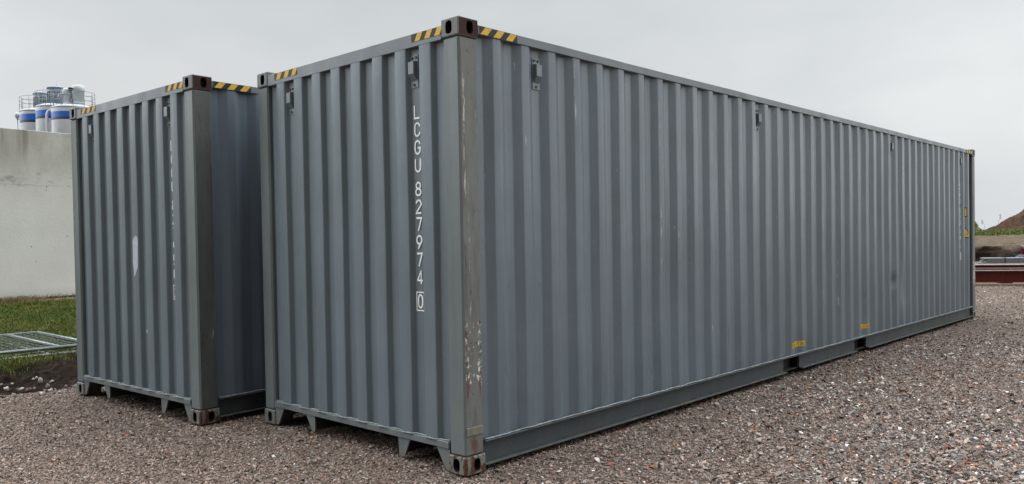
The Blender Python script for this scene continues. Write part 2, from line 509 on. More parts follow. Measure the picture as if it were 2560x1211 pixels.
def strokes(mb, ch, x, y, w, h, t, f, mi=0, lift=0.):
    """draw one glyph with stroke width t; f(u, v, lift) places a point on the surface"""
    for k, (pts, closed) in enumerate(GL[ch]):
        P = [Vector((x + a * w, y + b * h)) for a, b in pts]
        P = [p for i, p in enumerate(P) if i == 0 or (p - P[i - 1]).length > 1e-6]
        n = len(P); L_, R_ = [], []
        for i in range(n):
            if closed: d0 = (P[i] - P[i - 1]); d1 = (P[(i + 1) % n] - P[i])
            else:
                d1 = (P[i + 1] - P[i]) if i < n - 1 else (P[i] - P[i - 1])
                d0 = (P[i] - P[i - 1]) if i > 0 else d1
            d0 = d0.normalized(); d1 = d1.normalized()
            nr = Vector((-(d0.y + d1.y), d0.x + d1.x))
            if nr.length < 1e-4: nr = Vector((-d0.y, d0.x))
            nr.normalize()
            m = min(2.2, 1 / max(.3, nr.dot(Vector((-d0.y, d0.x)))))
            L_.append(P[i] + nr * t / 2 * m); R_.append(P[i] - nr * t / 2 * m)
        lf = lift + k * .0005
        vs = [f(p.x, p.y, lf) for p in L_] + [f(p.x, p.y, lf) for p in R_]
        fs = []
        for i in range(n if closed else n - 1):
            j = (i + 1) % n
            fs.append([i, j, n + j, n + i])
        mb.add(vs, fs, mi)

# ------------------------------------------------------------------ the shipping containers
CL, CW, CH = 12.192, 2.438, 2.896
def side_profile():
    """along x: list of (x, depth behind the outer flat)"""
    P = [(.176, 1.)]
    k = 0
    while True:
        xe = .39 + .279 * k
        if xe > 11.85: break
        P += [(xe - .140, 1.), (xe - .072, 0.), (xe, 0.), (xe + .068, 1.)]
        k += 1
    P.append((12.016, 1.))
    return P
def end_profile():
    P = [(.158, 1.)]
    for k in range(8):
        yl = .387 + .2512 * k
        P += [(yl - .113 - .020, 1.), (yl - .113, 0.), (yl, 0.), (yl + .020, 1.)]
    P.append((2.280, 1.))
    return P
def rounded(P, r):
    """replace every bend by a short three-point curve"""
    out = [P[0]]
    for i in range(1, len(P) - 1):
        a, b, c = (np.array(P[i + d]) for d in (-1, 0, 1))
        s = np.array((1., .036))                               # depth is given in units of the corrugation depth
        la = np.linalg.norm((b - a) * s); lc = np.linalg.norm((c - b) * s)
        p = b + (a - b) * min(.45, r / la); q = b + (c - b) * min(.45, r / lc)
        m = .25 * p + .5 * b + .25 * q
        out += [tuple(p), tuple(m), tuple(q)]
    out.append(P[-1])
    return out
SP = side_profile(); EP = end_profile()
SPX = np.array([p[0] for p in SP]); SPD = np.array([p[1] for p in SP])
EPY = np.array([p[0] for p in EP]); EPD = np.array([p[1] for p in EP])
S_OUT, S_DEP = .010, .036
E_OUT, E_DEP = .006, .038
def side_depth(x): return S_OUT + S_DEP * float(np.interp(x, SPX, SPD))
def end_depth(y): return E_OUT + E_DEP * float(np.interp(y, EPY, EPD))
# developed length along the side sheet, for stickers that follow the bends
_arc = np.concatenate([[0], np.cumsum(np.hypot(np.diff(SPX), np.diff(SPD) * S_DEP))])
def side_wrap(x0, s):
    """point s metres along the sheet from x0"""
    a = float(np.interp(x0, SPX, _arc)) + s
    x = float(np.interp(a, _arc, SPX))
    return x, side_depth(x)

def side_wall(parent, mat, dent, far=False):
    P = rounded(SP, .0065)
    zs = np.linspace(.200, 2.822, 54)
    mb = MB()
    n = len(P)
    for zi, z in enumerate(zs):
        edge = min(1., min(z - .2, 2.822 - z) / .25)
        for i, (x, d) in enumerate(P):
            y = S_OUT + S_DEP * d
            w = mnoise.noise(Vector((x * 2.1, z * .9, 3.7 if far else .3))) * .0042 + mnoise.noise(Vector((x * .5, z * .7, 9.1))) * .003
            xx = x + mnoise.noise(Vector((x * 1.9, z * 1.2, 5.5))) * .006 * edge
            yy = y + w * edge
            if dent:
                for dx, dz, rx, rz, am in ((8.06, .84, .065, .06, .028), (8.0, .60, .05, .12, .014), (8.44, .70, .035, .24, .034), (2.4, 1.0, .3, .4, .006), (5.3, 1.5, .35, .6, .006)):
                    q = ((x - dx) / rx) ** 2 + ((z - dz) / rz) ** 2
                    if q < 6: yy += am * math.exp(-q)
            if far: yy = CW - yy
            mb.v.append((xx, yy, z))
    for k in range(len(zs) - 1):
        for i in range(n - 1):
            a = k * n + i
            mb.f.append([a, a + 1, a + n + 1, a + n] if not far else [a + n, a + n + 1, a + 1, a]); mb.mi.append(0); mb.sm.append(True)
    return mb.build('side_wall', mat, parent)

def end_wall(parent, mat):
    P = rounded(EP, .0060)
    zs = np.linspace(.196, 2.792, 40)
    mb = MB(); n = len(P)
    for z in zs:
        edge = min(1., min(z - .19, 2.8 - z) / .25)
        for y, d in P:
            x = E_OUT + E_DEP * d + mnoise.noise(Vector((y * 2.2, z * .9, 1.3))) * .004 * edge
            mb.v.append((x, y + mnoise.noise(Vector((y * 2., z * 1.1, 7.3))) * .004 * edge, z))
    for k in range(len(zs) - 1):
        for i in range(n - 1):
            a = k * n + i
            mb.f.append([a + n, a + n + 1, a + 1, a]); mb.mi.append(0); mb.sm.append(True)
    return mb.build('end_wall', mat, parent)

def vent(parent, f, z):
    """louvre cover: flanged plate, hood with a sloped underside, three bolts; f(u, v, w): u along wall, w outward"""
    mb = MB()
    mb.prism([(-.037, z - .108), (.037, z - .108), (.037, z + .108), (-.037, z + .108)], lambda u, v, w: f(u, v, w), .004)
    z0, z1, d = z - .065, z + .066, .036
    vs = []
    for u in (-.027, .027):
        vs += [f(u, z0, .004), f(u, z0 + .045, d), f(u, z1 - .006, d), f(u, z1, .004)]
    mb.add(vs, [[0, 1, 2, 3], [7, 6, 5, 4], [0, 4, 5, 1], [1, 5, 6, 2], [2, 6, 7, 3]], 0)
    o = mb.build('vent', M['vent'], parent, recalc=True)
    for u, v in ((-.019, z + .090), (.019, z + .090), (0, z - .090)):
        b = MB()
        b.prism([(u + .0085 * math.cos(i * math.pi / 3), v + .0085 * math.sin(i * math.pi / 3)) for i in range(6)], lambda a, c, w: f(a, c, w + .004), .008)
        b.build('bolt', M['bolt'], o, recalc=True)
    return o

def stripes(parent, f, u0, u1, v0, v1, slant, n, first=0.):
    """black warning tape with slanted yellow bars"""
    mb = MB()
    mb.prism([(u0, v0), (u1, v0), (u1, v1), (u0, v1)], f, .0012, 0)
    p = (u1 - u0) / n
    for i in range(n):
        a = u0 + p * (i + first); b = a + p * .52
        mb.prism([(a, v0 + .002), (b, v0 + .002), (b + slant, v1 - .002), (a + slant, v1 - .002)], lambda u, v, w: f(u, v, w + .0012), .0006, 1)
    return mb.build('warning_stripe', [M['black'], M['yellow']], parent, recalc=True)

def number(parent, text, digit, f, z_top, u, name='check_digit'):
    """white stencilled characters one below the other, last one boxed"""
    mb = MB()
    h, w, t = .098, .050, .0125
    z = z_top - h
    for i, c in enumerate(text):
        if i == 4:
            mb.build('owner_code', M['white'], parent); mb = MB()
            z -= .040
        strokes(mb, c, u - w / 2, z + t / 2, w, h - t, t, f)
        z -= .1185
    mb.build('serial_number', M['white'], parent); mb = MB()
    z -= .040
    strokes(mb, digit, u - w / 2 + .004, z + t / 2, w - .008, h - t, t, f)
    strokes(mb, '[]', u - w / 2 + .004, z + t / 2, w - .008, h - t, .008, f)
    return mb.build(name, M['white'], parent)

def lift_label(parent, x0, zc):
    """yellow forklift label wrapped over the corrugation"""
    mb = MB()
    L = .345; hh = .028
    n = 46
    def at(s, v, lift):
        x, d = side_wrap(x0, s)
        return (x, d - .0025 - lift, zc + v)
    vs = []
    for i in range(n + 1):
        vs += [at(L * i / n, -hh, 0), at(L * i / n, hh, 0)]
    mb.add(vs, [[2 * i, 2 * i + 2, 2 * i + 3, 2 * i + 1] for i in range(n)], 0, True)
    s = .012
    for ch in 'EMPTY LIFT ONLY':
        if ch == ' ': s += .012; continue
        strokes(mb, ch, s, -.019, .0155, .038, .0042, at, 1, .001)
        s += .0240
    return mb.build('lift_label', [M['label'], M['black']], parent)

def wrapped_sign(parent, name, x0, poly_fn, L, z0, z1, marks):
    """sign glued over the ribs: columns of quads between lower and upper outline"""
    mb = MB(); n = 50
    def at(s, v, lift):
        x, d = side_wrap(x0, s)
        return (x, d - .0025 - lift, v)
    for layer, (shrink, mi, lift) in enumerate(((0, 0, 0), (.016, 1, .0006))):
        vs = []; fs = []
        for i in range(n + 1):
            s = L * i / n
            lo, hi = poly_fn(s, shrink)
            vs += [at(s, lo, lift), at(s, max(lo, hi), lift)]
        for i in range(n):
            if abs(vs[2 * i][2] - vs[2 * i + 1][2]) + abs(vs[2 * i + 2][2] - vs[2 * i + 3][2]) > 1e-5:
                fs.append([2 * i, 2 * i + 2, 2 * i + 3, 2 * i + 1])
        mb.add(vs, fs, mi, True)
    for s, v, w, h in marks:
        strokes(mb, 'I', s, v, w, h, w, at, 0, .0012)
    return mb.build(name, [M['black'], M['label']], parent)

def sweep(mb, x0, x1, ya, yb, za, zb, n, amp, seed):
    """square tube along x with the small bows and knocks of long use"""
    vs = []; b = .004
    sec = [(ya + b, za), (yb - b, za), (yb, za + b), (yb, zb - b), (yb - b, zb), (ya + b, zb), (ya, zb - b), (ya, za + b)]
    for i in range(n + 1):
        x = x0 + (x1 - x0) * i / n
        e = min(1., min(x - x0, x1 - x) / .6)
        dy = amp * (mnoise.noise(Vector((x * .8, seed, 0))) + .4 * mnoise.noise(Vector((x * 4, seed, 2)))) * e
        dz = amp * (mnoise.noise(Vector((x * .7, seed, 5))) + .5 * mnoise.noise(Vector((x * 3.5, seed, 8)))) * e
        vs += [(x, y + dy, z + dz) for y, z in sec]
    k = len(sec); fs = [[i * k + j, i * k + (j + 1) % k, (i + 1) * k + (j + 1) % k, (i + 1) * k + j] for i in range(n) for j in range(k)]
    mb.add(vs, [f[::-1] for f in fs] + [list(range(k)), [n * k + j for j in range(k)][::-1]])

def casting(parent, x0, y0, z0, mats, side_face_mi=0, label=None):
    """ISO corner fitting with slotted outer faces"""
    mb = MB()
    x1, y1, z1 = x0 + .178, y0 + .162, z0 + .118
    xin = x0 < 1; yin = y0 < 1
    cz = z0 + .059
    cx = x0 + (.101 if xin else .077); cy = y0 + (.088 if yin else .074)
    holes = {(0, 0 if xin else 1): (cy, cz, .060, .084, .070), (1, 0 if yin else 1): (cx, cz, .056, .082, .070)}
    mb.box((x0, y0, z0), (x1, y1, z1), 0, .007, holes, 1, {(1, 0): side_face_mi})
    o = mb.build('corner_casting', mats, parent, recalc=False)
    if label: o['label'] = label
    return o

def make_container(label, loc, rz, kind_):
    near = kind_ == 'near'
    c = thing('shipping_container', label, 'container', loc, rz, 'grey shipping containers on the gravel')
    # ---- walls, roof, floor
    side_wall(c, M['paint_near'] if near else M['paint_shade'], near)
    side_wall(c, M['paint'], False, True)
    end_wall(c, M['paint_end'])
    mb = MB(); mb.box((.06, .06, 2.838), (12.13, 2.378, 2.848), 0, .002); mb.build('roof', M['paint'], c)
    mb = MB(); mb.box((.06, .06, .176), (12.13, 2.378, .198), 0, .002); mb.build('floor', M['under'], c)
    mb = MB()
    for i in range(38):
        x = .30 + .31 * i
        if any(a - .12 < x < b + .06 for a, b in ((4.68, 5.04), (6.68, 7.05))): continue
        mb.box((x, .075, .055), (x + .045, 2.363, .172), 0, .003)
    mb.build('floor_frame', M['under'], c)
    for a, b in ((4.68, 5.04), (6.68, 7.05)):                       # fork pockets run right across
        mb = MB()
        mb.box((a - .012, .058, .036), (a, 2.38, .168), 0, .002)
        mb.box((b, .058, .036), (b + .012, 2.38, .168), 0, .002)
        mb.box((a + .001, .060, .036), (b - .001, 2.375, .044), 0, .002)
        mb.box((a + .001, .14, .043), (b - .001, 2.30, .168), 0, .002)  # dark block filling the pocket, stands in for the shade inside
        mb.build('fork_pocket_shade_fill', M['dark'], c)
    # ---- posts
    for xi, (px0, px1) in enumerate(((.006, .172), (12.02, 12.186))):
        for yi, (py0, py1) in enumerate(((.006, .155), (2.283, 2.432))):
            mb = MB()
            mb.box((px0, py0, .119), (px1, py1, 2.777), 0, .013, None, 1, {(1, 0): 1} if yi == 0 else None)
            o = mb.build('corner_post', [M['post'], M['post_worn'] if near else M['post_worn_shaded']], c)
            if xi == 0 and yi == 0: o['label'] = 'scuffed corner post with flaking paint and rust' if near else 'weathered corner post with painted-in shade and chipped paint'
    # ---- corner castings
    for x0 in (0, CL - .178):
        for y0 in (0, CW - .162):
            corner = x0 == 0 and y0 == 0
            casting(c, x0, y0, 0, [M['casting_rust'] if corner else M['casting'], M['dark'], M['casting_rust']], 2 if corner else 0, 'rust stained bottom corner casting' if corner else None)
            casting(c, x0, y0, CH - .118, [M['casting'], M['dark'], M['primer']], 2 if corner else 0, 'top corner casting with dark red primer on one side' if corner else None)
    # ---- headers and top rails
    for x0 in (.004, CL - .062):
        mb = MB(); mb.box((x0, .163, 2.772), (x0 + .058, CW - .163, 2.862), 0, .004)
        h = mb.build('header', M['rail'], c)
        if x0 < 1:
            f = lambda u, v, w: (.004 - w, u, v)
            stripes(h, f, .163, .455, 2.804, 2.858, -.030, 3, .15)
            stripes(h, f, 1.835, 2.170, 2.804, 2.858, -.030, 3, .25)
    for yi, y0 in enumerate((.003, CW - .063)):
        mb = MB(); sweep(mb, .179, CL - .179, y0, y0 + .060, 2.806, 2.866, 90, .0030, 3.1 + yi)
        t = mb.build('top_rail', M['rail'], c)
        if yi == 0:
            f = lambda u, v, w: (u, .0022 - w, v)
            stripes(t, f, .190, .545, 2.809, 2.863, .045, 3, .06)
            stripes(t, f, 11.66, 12.00, 2.809, 2.863, .045, 3, .06)
    # ---- bottom rails
    for yi in (0, 1):
        mb = MB()
        Y = (lambda a: a) if yi == 0 else (lambda a: CW - a)
        def bar(x0, x1, ya, yb, za, zb):
            mb.box((x0, min(Y(ya), Y(yb)), za), (x1, max(Y(ya), Y(yb)), zb), 0, .002)
        for a, b in ((.179, 4.666), (5.054, 6.666), (7.064, CL - .179)):
            bar(a, b, .046, .054, .046, .186)
            bar(a, b, .002, .056, .034, .0455)
        bar(.179, CL - .179, .000, .056, .1865, .196)
        r = mb.build('bottom_rail', M['lower'], c)
        if yi == 0:                                                 # paint-smeared weld along the foot of the wall
            mb = MB()
            pts = []; rr = []
            rnd = random.Random(5)
            x = .18
            while x < 12.01:
                pts.append((x, min(side_depth(x), .020) - .008 + .003 * rnd.random(), .2035 + .004 * mnoise.noise(Vector((x * 6, 0, 0)))))
                rr.append(.0042 + .0035 * rnd.random())
                x += .035
            mb.tube(pts, rr, 6)
            mb.build('weld_bead', M['weld'], r)
    # ---- end sills, feet below them
    for xi, x0 in enumerate((.002, CL - .062)):
        mb = MB(); mb.box((x0, .163, .150), (x0 + .060, CW - .163, .1945), 0, .003)
        sl = mb.build('end_sill', M['post'], c)
        if xi == 0:
            mb = MB(); rnd = random.Random(8)
            pts, rr = [], []
            y = .166
            while y < 2.272:
                pts.append((min(end_depth(y), .030) - .010, y, .1985 + .004 * mnoise.noise(Vector((y * 9, 2, 0))))); rr.append(.004 + .004 * rnd.random()); y += .03
            mb.tube(pts, rr, 6); mb.build('weld_bead', M['weld'], sl)
    f0 = lambda u, v, w: (.012 + w, u, v)
    for poly in ([(2.2755, .1495), (2.150, .1495), (2.235, .010), (2.2755, .004)], [(.1625, .1495), (.290, .1495), (.205, .012), (.1625, .004)],
                 [(1.828, .1495), (1.705, .1495), (1.705, .040), (1.716, .024), (1.745, .024)], [(.686, .1495), (.560, .1495), (.618, .030), (.632, .020), (.678, .020)]):
        mb = MB(); mb.prism(poly, f0, .012); mb.build('gusset_plate', M['post'], c, recalc=True)
    for y in (1.715, .655):                                          # sides of the gooseneck tunnel behind the feet
        mb = MB(); mb.box((.030, y, .036), (3.4, y + .012, .172), 0, .002); mb.build('tunnel_side', M['under'], c)
    # ---- far end doors
    for y0, y1 in ((.160, 1.216), (1.222, 2.278)):
        mb = MB(); mb.box((12.120, y0, .200), (12.160, y1, 2.768), 0, .006)
        for z in (.62, 1.28, 1.94):
            mb.box((12.160, y0 + .1, z - .12), (12.168, y1 - .1, z + .12), 0, .004)
        d = mb.build('door', M['paint_end'], c)
        for t in (.25, .75):
            m2 = MB(); y = y0 + (y1 - y0) * t
            m2.tube([(12.186, y, .21), (12.186, y, 2.75)], .016, 8)
            for z in (.4, 1.1, 1.8, 2.5): m2.box((12.168, y - .04, z - .03), (12.184, y + .04, z + .03), 0, .003)
            m2.build('lock_rod', M['vent'], d)
    # ---- vents
    for y in (.472, 1.977):
        yd = end_depth(y)
        vent(c, lambda u, v, w, y=y, yd=yd: (yd - .0015 - w, y + u, v), 2.622)
    for x in (.775, 4.120, 8.028, 11.372):
        d = side_depth(x)
        vent(c, lambda u, v, w, x=x, d=d: (x + u, d - .0015 - w, v), 2.640)
    # ---- writing
    fe = lambda u, v, w: (E_OUT + E_DEP - .0035 - w, -u, v)          # u runs to the right as seen from in front of the end
    number(c, 'LCGU827974' if near else 'LCGU827950', '0' if near else '2', fe, 2.402, -.4565 if near else -.4300)
    fs_ = lambda u, v, w: (u, side_depth(u) - .0030 - w, v)
    number(c, 'LCGU827974' if near else 'LCGU827950', '0' if near else '2', fs_, 2.40, 11.380)
    if near:
        lift_label(c, 4.800, .305)
        lift_label(c, 6.765, .318)
        wrapped_sign(c, 'height_sign', 11.556, lambda s, k: (1.735 + k, 1.895 - k) if k * .9 <= s <= .19 - k * .9 else (1.8, 1.8), .19, 0, 0,
                     [(.05 + .025 * i, 1.77, .009, .08) for i in range(4)])
        def tri(s, k):
            a = s - k * 1.6; Lk = .30 - 3.2 * k
            if a < 0 or a > Lk: return (1.40 + k, 1.40 + k)
            q = min(a, Lk - a) / (Lk / 2)
            return (1.38 + k, 1.38 + k + q * (.185 - 2.4 * k))
        wrapped_sign(c, 'warning_sign', 11.556, tri, .30, 0, 0, [(.10 + .03 * i, 1.425, .010, .035) for i in range(4)])
        mb = MB(); mb.box((.014, -.001, .250), (.160, .0055, .304), 0, .003)
        mb.build('patch_plate', M['rusty'], c)
    else:
        # scraped-off sticker remains on the end wall
        fo = lambda u, v, w: (end_depth(u) - .0022 - w, u, v)
        for nm, poly in (('label_scrap', [(1.062, 1.590), (1.130, 1.552), (1.136, 1.33), (1.116, 1.27), (1.120, 1.225), (1.108, 1.212), (1.044, 1.300), (1.036, 1.44), (1.028, 1.555)]),
                         ('label_scrap', [(.907, 1.435), (.915, 1.43), (.912, 1.36), (.905, 1.33)]),
                         ('label_scrap', [(.985, .735), (.965, .728), (.955, .71), (.972, .70), (.990, .715)]),
                         ('label_scrap', [(.93, 1.512), (.918, 1.506), (.922, 1.496), (.934, 1.500)])):
            mb = MB(); mb.prism(poly, fo, .0008); mb.build(nm, M['residue'], c, recalc=True)
    return c

make_container('grey corrugated container lettered LCGU 827974 down its end, nearest in the gravel yard', (0, 0, 0), 0., 'near')
make_container('grey container with a scraped pale sticker mark on its end, standing behind the lettered one', (-.4032, 2.7531, -.003), .0544, 'far')

# ------------------------------------------------------------------ ground
def hgt(x, y):
    """gentle unevenness of the gravel"""
    q = .012 * np.sin(x * .9 + 1.3) * np.sin(y * .8 + .4) + .006 * np.sin(x * 2.3 + y * 1.7) - .020
    return q
def grid_sheet(name, xs, ys, zf, mat, smooth=True):
    X, Y = np.meshgrid(xs, ys)
    Z = zf(X, Y)
    nx, ny = len(xs), len(ys)
    v = np.stack([X.ravel(), Y.ravel(), Z.ravel()], -1)
    i = np.arange(nx * ny).reshape(ny, nx)
    f = np.stack([i[:-1, :-1], i[:-1, 1:], i[1:, 1:], i[1:, :-1]], -1).reshape(-1, 4)
    return raw_mesh(name, v, f, mat, smooth)
def raw_mesh(name, v, f, mat, smooth=False, col=None):
    me = bpy.data.meshes.new(name)
    k = f.shape[1]
    me.vertices.add(len(v)); me.vertices.foreach_set('co', np.ascontiguousarray(v, dtype=np.float32).ravel())
    me.loops.add(f.size); me.loops.foreach_set('vertex_index', np.ascontiguousarray(f, dtype=np.int32).ravel())
    me.polygons.add(len(f))
    me.polygons.foreach_set('loop_start', np.arange(0, f.size, k, dtype=np.int32))
    me.polygons.foreach_set('loop_total', np.full(len(f), k, dtype=np.int32))
    me.polygons.foreach_set('use_smooth', np.full(len(f), smooth))
    for m in (mat if isinstance(mat, (list, tuple)) else [mat]): me.materials.append(m)
    me.update(calc_edges=True)
    if col is not None:
        a = me.color_attributes.new('tint', 'FLOAT_COLOR', 'POINT')
        c4 = np.ones((len(v), 4), dtype=np.float32); c4[:, :3] = col
        a.data.foreach_set('color', c4.ravel())
    o = bpy.data.objects.new(name, me)
    COL.objects.link(o)
    return o

s = Sh('gravel')
cell = s.voro(75., 'Color')
sepc = s.n('ShaderNodeSeparateColor'); s.put(sepc.inputs[0], cell)
c1 = s.ramp(sepc.outputs[0], [(0., (.050, .036, .028)), (.30, (.095, .069, .054)), (.62, (.145, .106, .083)), (.86, (.18, .145, .12)), (.97, (.27, .23, .19)), (1., (.16, .060, .034))])  # kept darker than the stones, painting shade into the gaps between them
c1 = s.mix(s.rng(s.noise(1.1, 4, .6), .35, .7, 0, .35), c1, (.085, .066, .056))
s.set('Base Color', c1)
s.set('Roughness', .9)
s.set('Specular IOR Level', .15)
s.set('Normal', s.bump(s.voro(75., 'Distance'), -.010, .8))
M['gravel'] = s.m
def span(a, b, st, far):
    mid = np.arange(a, b + 1e-6, st)
    out = np.array([6, 16, 40, 100, 250, far])
    return np.concatenate([(a - out)[::-1], mid, b + out])
def gz(X, Y):
    near = np.clip((60 - np.hypot(X, Y)) / 30, 0, 1)
    return hgt(X, Y) * near - .010 * (1 - near)
kind(grid_sheet('ground', span(-9, 26, .22, 900), span(-9, 12, .22, 900), gz, M['gravel']), 'structure')

# stones: crushed rock lying loose on the yard
def hull_proto(seed, flat):
    rnd = random.Random(seed)
    bm = bmesh.new()
    for _ in range(9):
        v = Vector((rnd.gauss(0, 1), rnd.gauss(0, 1), rnd.gauss(0, 1))).normalized()
        bm.verts.new((v.x * .5, v.y * .5, v.z * .5 * flat))
    r = bmesh.ops.convex_hull(bm, input=bm.verts)
    bmesh.ops.delete(bm, geom=list({g for g in r['geom_interior'] + r['geom_unused'] if isinstance(g, bmesh.types.BMVert)}), context='VERTS')
    bmesh.ops.triangulate(bm, faces=bm.faces)
    bmesh.ops.recalc_face_normals(bm, faces=bm.faces)
    bm.verts.index_update()
    v = np.array([p.co[:] for p in bm.verts]); f = np.array([[q.index for q in fc.verts] for fc in bm.faces])
    bm.free()
    return v, f
PROTOS = [hull_proto(i, .62) for i in range(14)]
rg = np.random.default_rng(11)
PAL = np.array([(.262, .190, .150), (.190, .135, .106), (.275, .240, .212), (.062, .052, .046), (.42, .36, .30), (.72, .70, .67), (.34, .085, .04), (.52, .24, .09), (.27, .265, .265)])
def stones(n_try, d0, d1, size0, size1, seed):
    rg = np.random.default_rng(seed)
    # points over the wedge of yard the photo looks at, with a margin
    ang = rg.uniform(-.74, .62, n_try)
    d = np.sqrt(rg.uniform(d0 ** 2, d1 ** 2, n_try))
    hd = math.atan2(.6834, .7298)
    x = CAM.x + d * np.cos(hd + ang); y = CAM.y + d * np.sin(hd + ang)
    dep = d * np.cos(ang)
    keep = dep > 4.3
    keep &= np.tan(ang) < .72
    keep &= ~((x > .35) & (x < 12.) & (y > .3) & (y < 2.3))                     # deep under the near container
    xl = (x + .4032) * math.cos(.0544) + (y - 2.7531) * math.sin(.0544); yl = -(x + .4032) * math.sin(.0544) + (y - 2.7531) * math.cos(.0544)
    keep &= ~((xl > .35) & (xl < 12.) & (yl > .3))
    keep &= ~((x > 1.6) & (x < 13) & (y > .3))
    keep &= y < 5.95 + .25 * np.sin(x * 2.1)
    x, y, d = x[keep], y[keep], d[keep]
    n = len(x)
    shard = np.clip((x - .1) / 1.2, 0, 1) * np.clip((-y + .15) / .6, 0, 1)      # coarser mixed rubble beside the long wall
    shard = shard * (.62 + .38 * np.sin(x * 1.1 + y * .7) * np.sin(y * 1.3 - x * .4)) * np.clip(1.25 - .055 * d, .25, 1)
    size = size0 + (size1 - size0) * rg.random(n) ** 2.2
    big = rg.random(n) < (.014 + .16 * shard)
    size = np.where(big, size * rg.uniform(1.4, 2.5, n), size)
    p0 = np.array([.58, .21, .115, .035, .03, .007, .009, .003, .004])
    p1 = np.array([.30, .12, .23, .07, .115, .045, .040, .016, .065])
    cum0, cum1 = np.cumsum(p0 / p0.sum()), np.cumsum(p1 / p1.sum())
    u = rg.random(n)[:, None]
    cum = cum0[None] * (1 - shard[:, None]) + cum1[None] * shard[:, None]
    k = np.minimum((u > cum).sum(1), 8)
    lane = np.sin(1.55 * (y + .35 * x) + .8 * np.sin(x * .5)) * np.exp(-((y + 3.5) / 3.) ** 2)      # faint wheel lanes along the long wall
    foot_dark = np.clip(1 - np.abs(y + .1) / .55, 0, 1) * (x > 0) * .10  # stones slightly darker in a band along the foot of the long wall
    patch = .97 + .10 * np.sin(x * .8 + 2 * np.sin(y * .6)) * np.sin(y * .9 + 1.1) + .07 * lane - foot_dark
    col = PAL[k] * (np.exp(rg.normal(0, 1, n) * (.26 + .14 * shard) - .06) * patch)[:, None]
    gr = np.clip((x - y - 2.) / 12, 0, 1)[:, None]                              # the yard pales and greys towards the open right
    col = col * np.array((1.05, 1.06, 1.10)) * (1 + gr * np.array((.03, .06, .09)))
    V, F, Cc = [], [], []
    off = 0
    which = rg.integers(0, len(PROTOS), n)
    for q, (pv, pf) in enumerate(PROTOS):
        m = np.where(which == q)[0]
        if not len(m): continue
        a = rg.uniform(0, 2 * np.pi, len(m)); ca, sa = np.cos(a), np.sin(a)
        sx = size[m] * rg.uniform(.85, 1.45, len(m)); sy = size[m] * rg.uniform(.6, 1., len(m)); sz = size[m] * rg.uniform(.4, .95, len(m))
        tl = rg.normal(0, .36, (len(m), 2))
        px = pv[None, :, 0] * sx[:, None]; py_ = pv[None, :, 1] * sy[:, None]; pz = pv[None, :, 2] * sz[:, None]
        pz = pz + px * tl[:, :1] + py_ * tl[:, 1:]
        X = px * ca[:, None] - py_ * sa[:, None] + x[m][:, None]
        Y = px * sa[:, None] + py_ * ca[:, None] + y[m][:, None]
        Z = pz + (hgt(x[m], y[m]) + (.10 + .30 * rg.random(len(m))) * size[m])[:, None]
        V.append(np.stack([X, Y, Z], -1).reshape(-1, 3))
        F.append((pf[None] + (off + np.arange(len(m)) * len(pv))[:, None, None]).reshape(-1, 3))
        Cc.append(np.repeat(col[m], len(pv), 0))
        off += len(m) * len(pv)
    return np.concatenate(V), np.concatenate(F), np.concatenate(Cc), off
s = Sh('loose_stone')
s.set('Base Color', s.mix(s.rng(s.noise(160, 2, .6), .35, .65, 0, .35), s.attr('tint'), (.05, .042, .036)))
s.set('Roughness', .7)
s.set('Specular IOR Level', .25)
M['stone'] = s.m
VV, FF, CC = [], [], []
off = 0
for args in ((205000, 4.0, 8.0, .0095, .024, 1), (188000, 8.0, 13.0, .012, .028, 2), (140000, 13.0, 26.0, .018, .036, 3)):
    v, f, c, n = stones(*args)
    VV.append(v); FF.append(f + off); CC.append(c); off += n
kind(raw_mesh('gravel', np.concatenate(VV), np.concatenate(FF), M['stone'], False, np.concatenate(CC)), 'stuff')

# ------------------------------------------------------------------ soil strip, stones and grass on the left
def bn(x, y, sc, seed): return mnoise.noise(Vector((x * sc, y * sc, seed)))
def vec_noise(X, Y, sc, seed):
    return np.array([mnoise.fractal(Vector((a * sc, b * sc, seed)), 1.0, 2.0, 4) for a, b in zip(X.ravel(), Y.ravel())]).reshape(X.shape)
def soil_z(X, Y):
    X = np.asarray(X, float); Y = np.asarray(Y, float)
    e = np.clip((Y - 5.82 - .06 * (X + 1)) / .5, -1, 1)
    n = vec_noise(X, Y, 4.5, 2.2)
    up = np.clip((Y - 6.1) / 1.3, 0, 1)
    return -.035 + .05 * np.clip(e + .5, 0, 1) + .02 * up + .085 * n * np.clip(e + .8, .1, 1) + .03 * vec_noise(X, Y, 14., 6.1) * np.clip(e + .6, 0, 1)
s = Sh('dark_soil')
s.set('Base Color', s.ramp(s.noise(9, 6, .7), [(.3, (.009, .0065, .005)), (.52, (.028, .0195, .014)), (.72, (.075, .052, .036))]))
s.set('Roughness', .95)
s.set('Specular IOR Level', .08)
s.set('Normal', s.bump(s.noise(30, 6, .75), .09, 1.))
M['soil'] = s.m
kind(grid_sheet('soil', np.arange(-5, 1.6, .03), np.arange(5.6, 8.0, .03), soil_z, M['soil']), 'structure')
def lawn_edge(x): return 7.22 + .34 * (x + .67) + .12 * math.sin(x * 3.1) + .07 * math.sin(x * 7.7)
def lawn_z(X, Y):
    up = np.clip((Y - 6.8) / 1.2, 0, 1)
    return .045 + .045 * up + .03 * vec_noise(X, Y, .8, 5.) * up - .15 * np.clip((Y - 18.) / 3., 0, 1)
s = Sh('turf')
s.set('Base Color', s.ramp(s.noise(5, 6, .7), [(.3, (.020, .024, .008)), (.5, (.035, .048, .013)), (.7, (.075, .070, .026))]))
s.set('Roughness', .95)
s.set('Specular IOR Level', .1)
s.set('Normal', s.bump(s.noise(30, 5, .7), .06, 1.))
M['turf'] = s.m
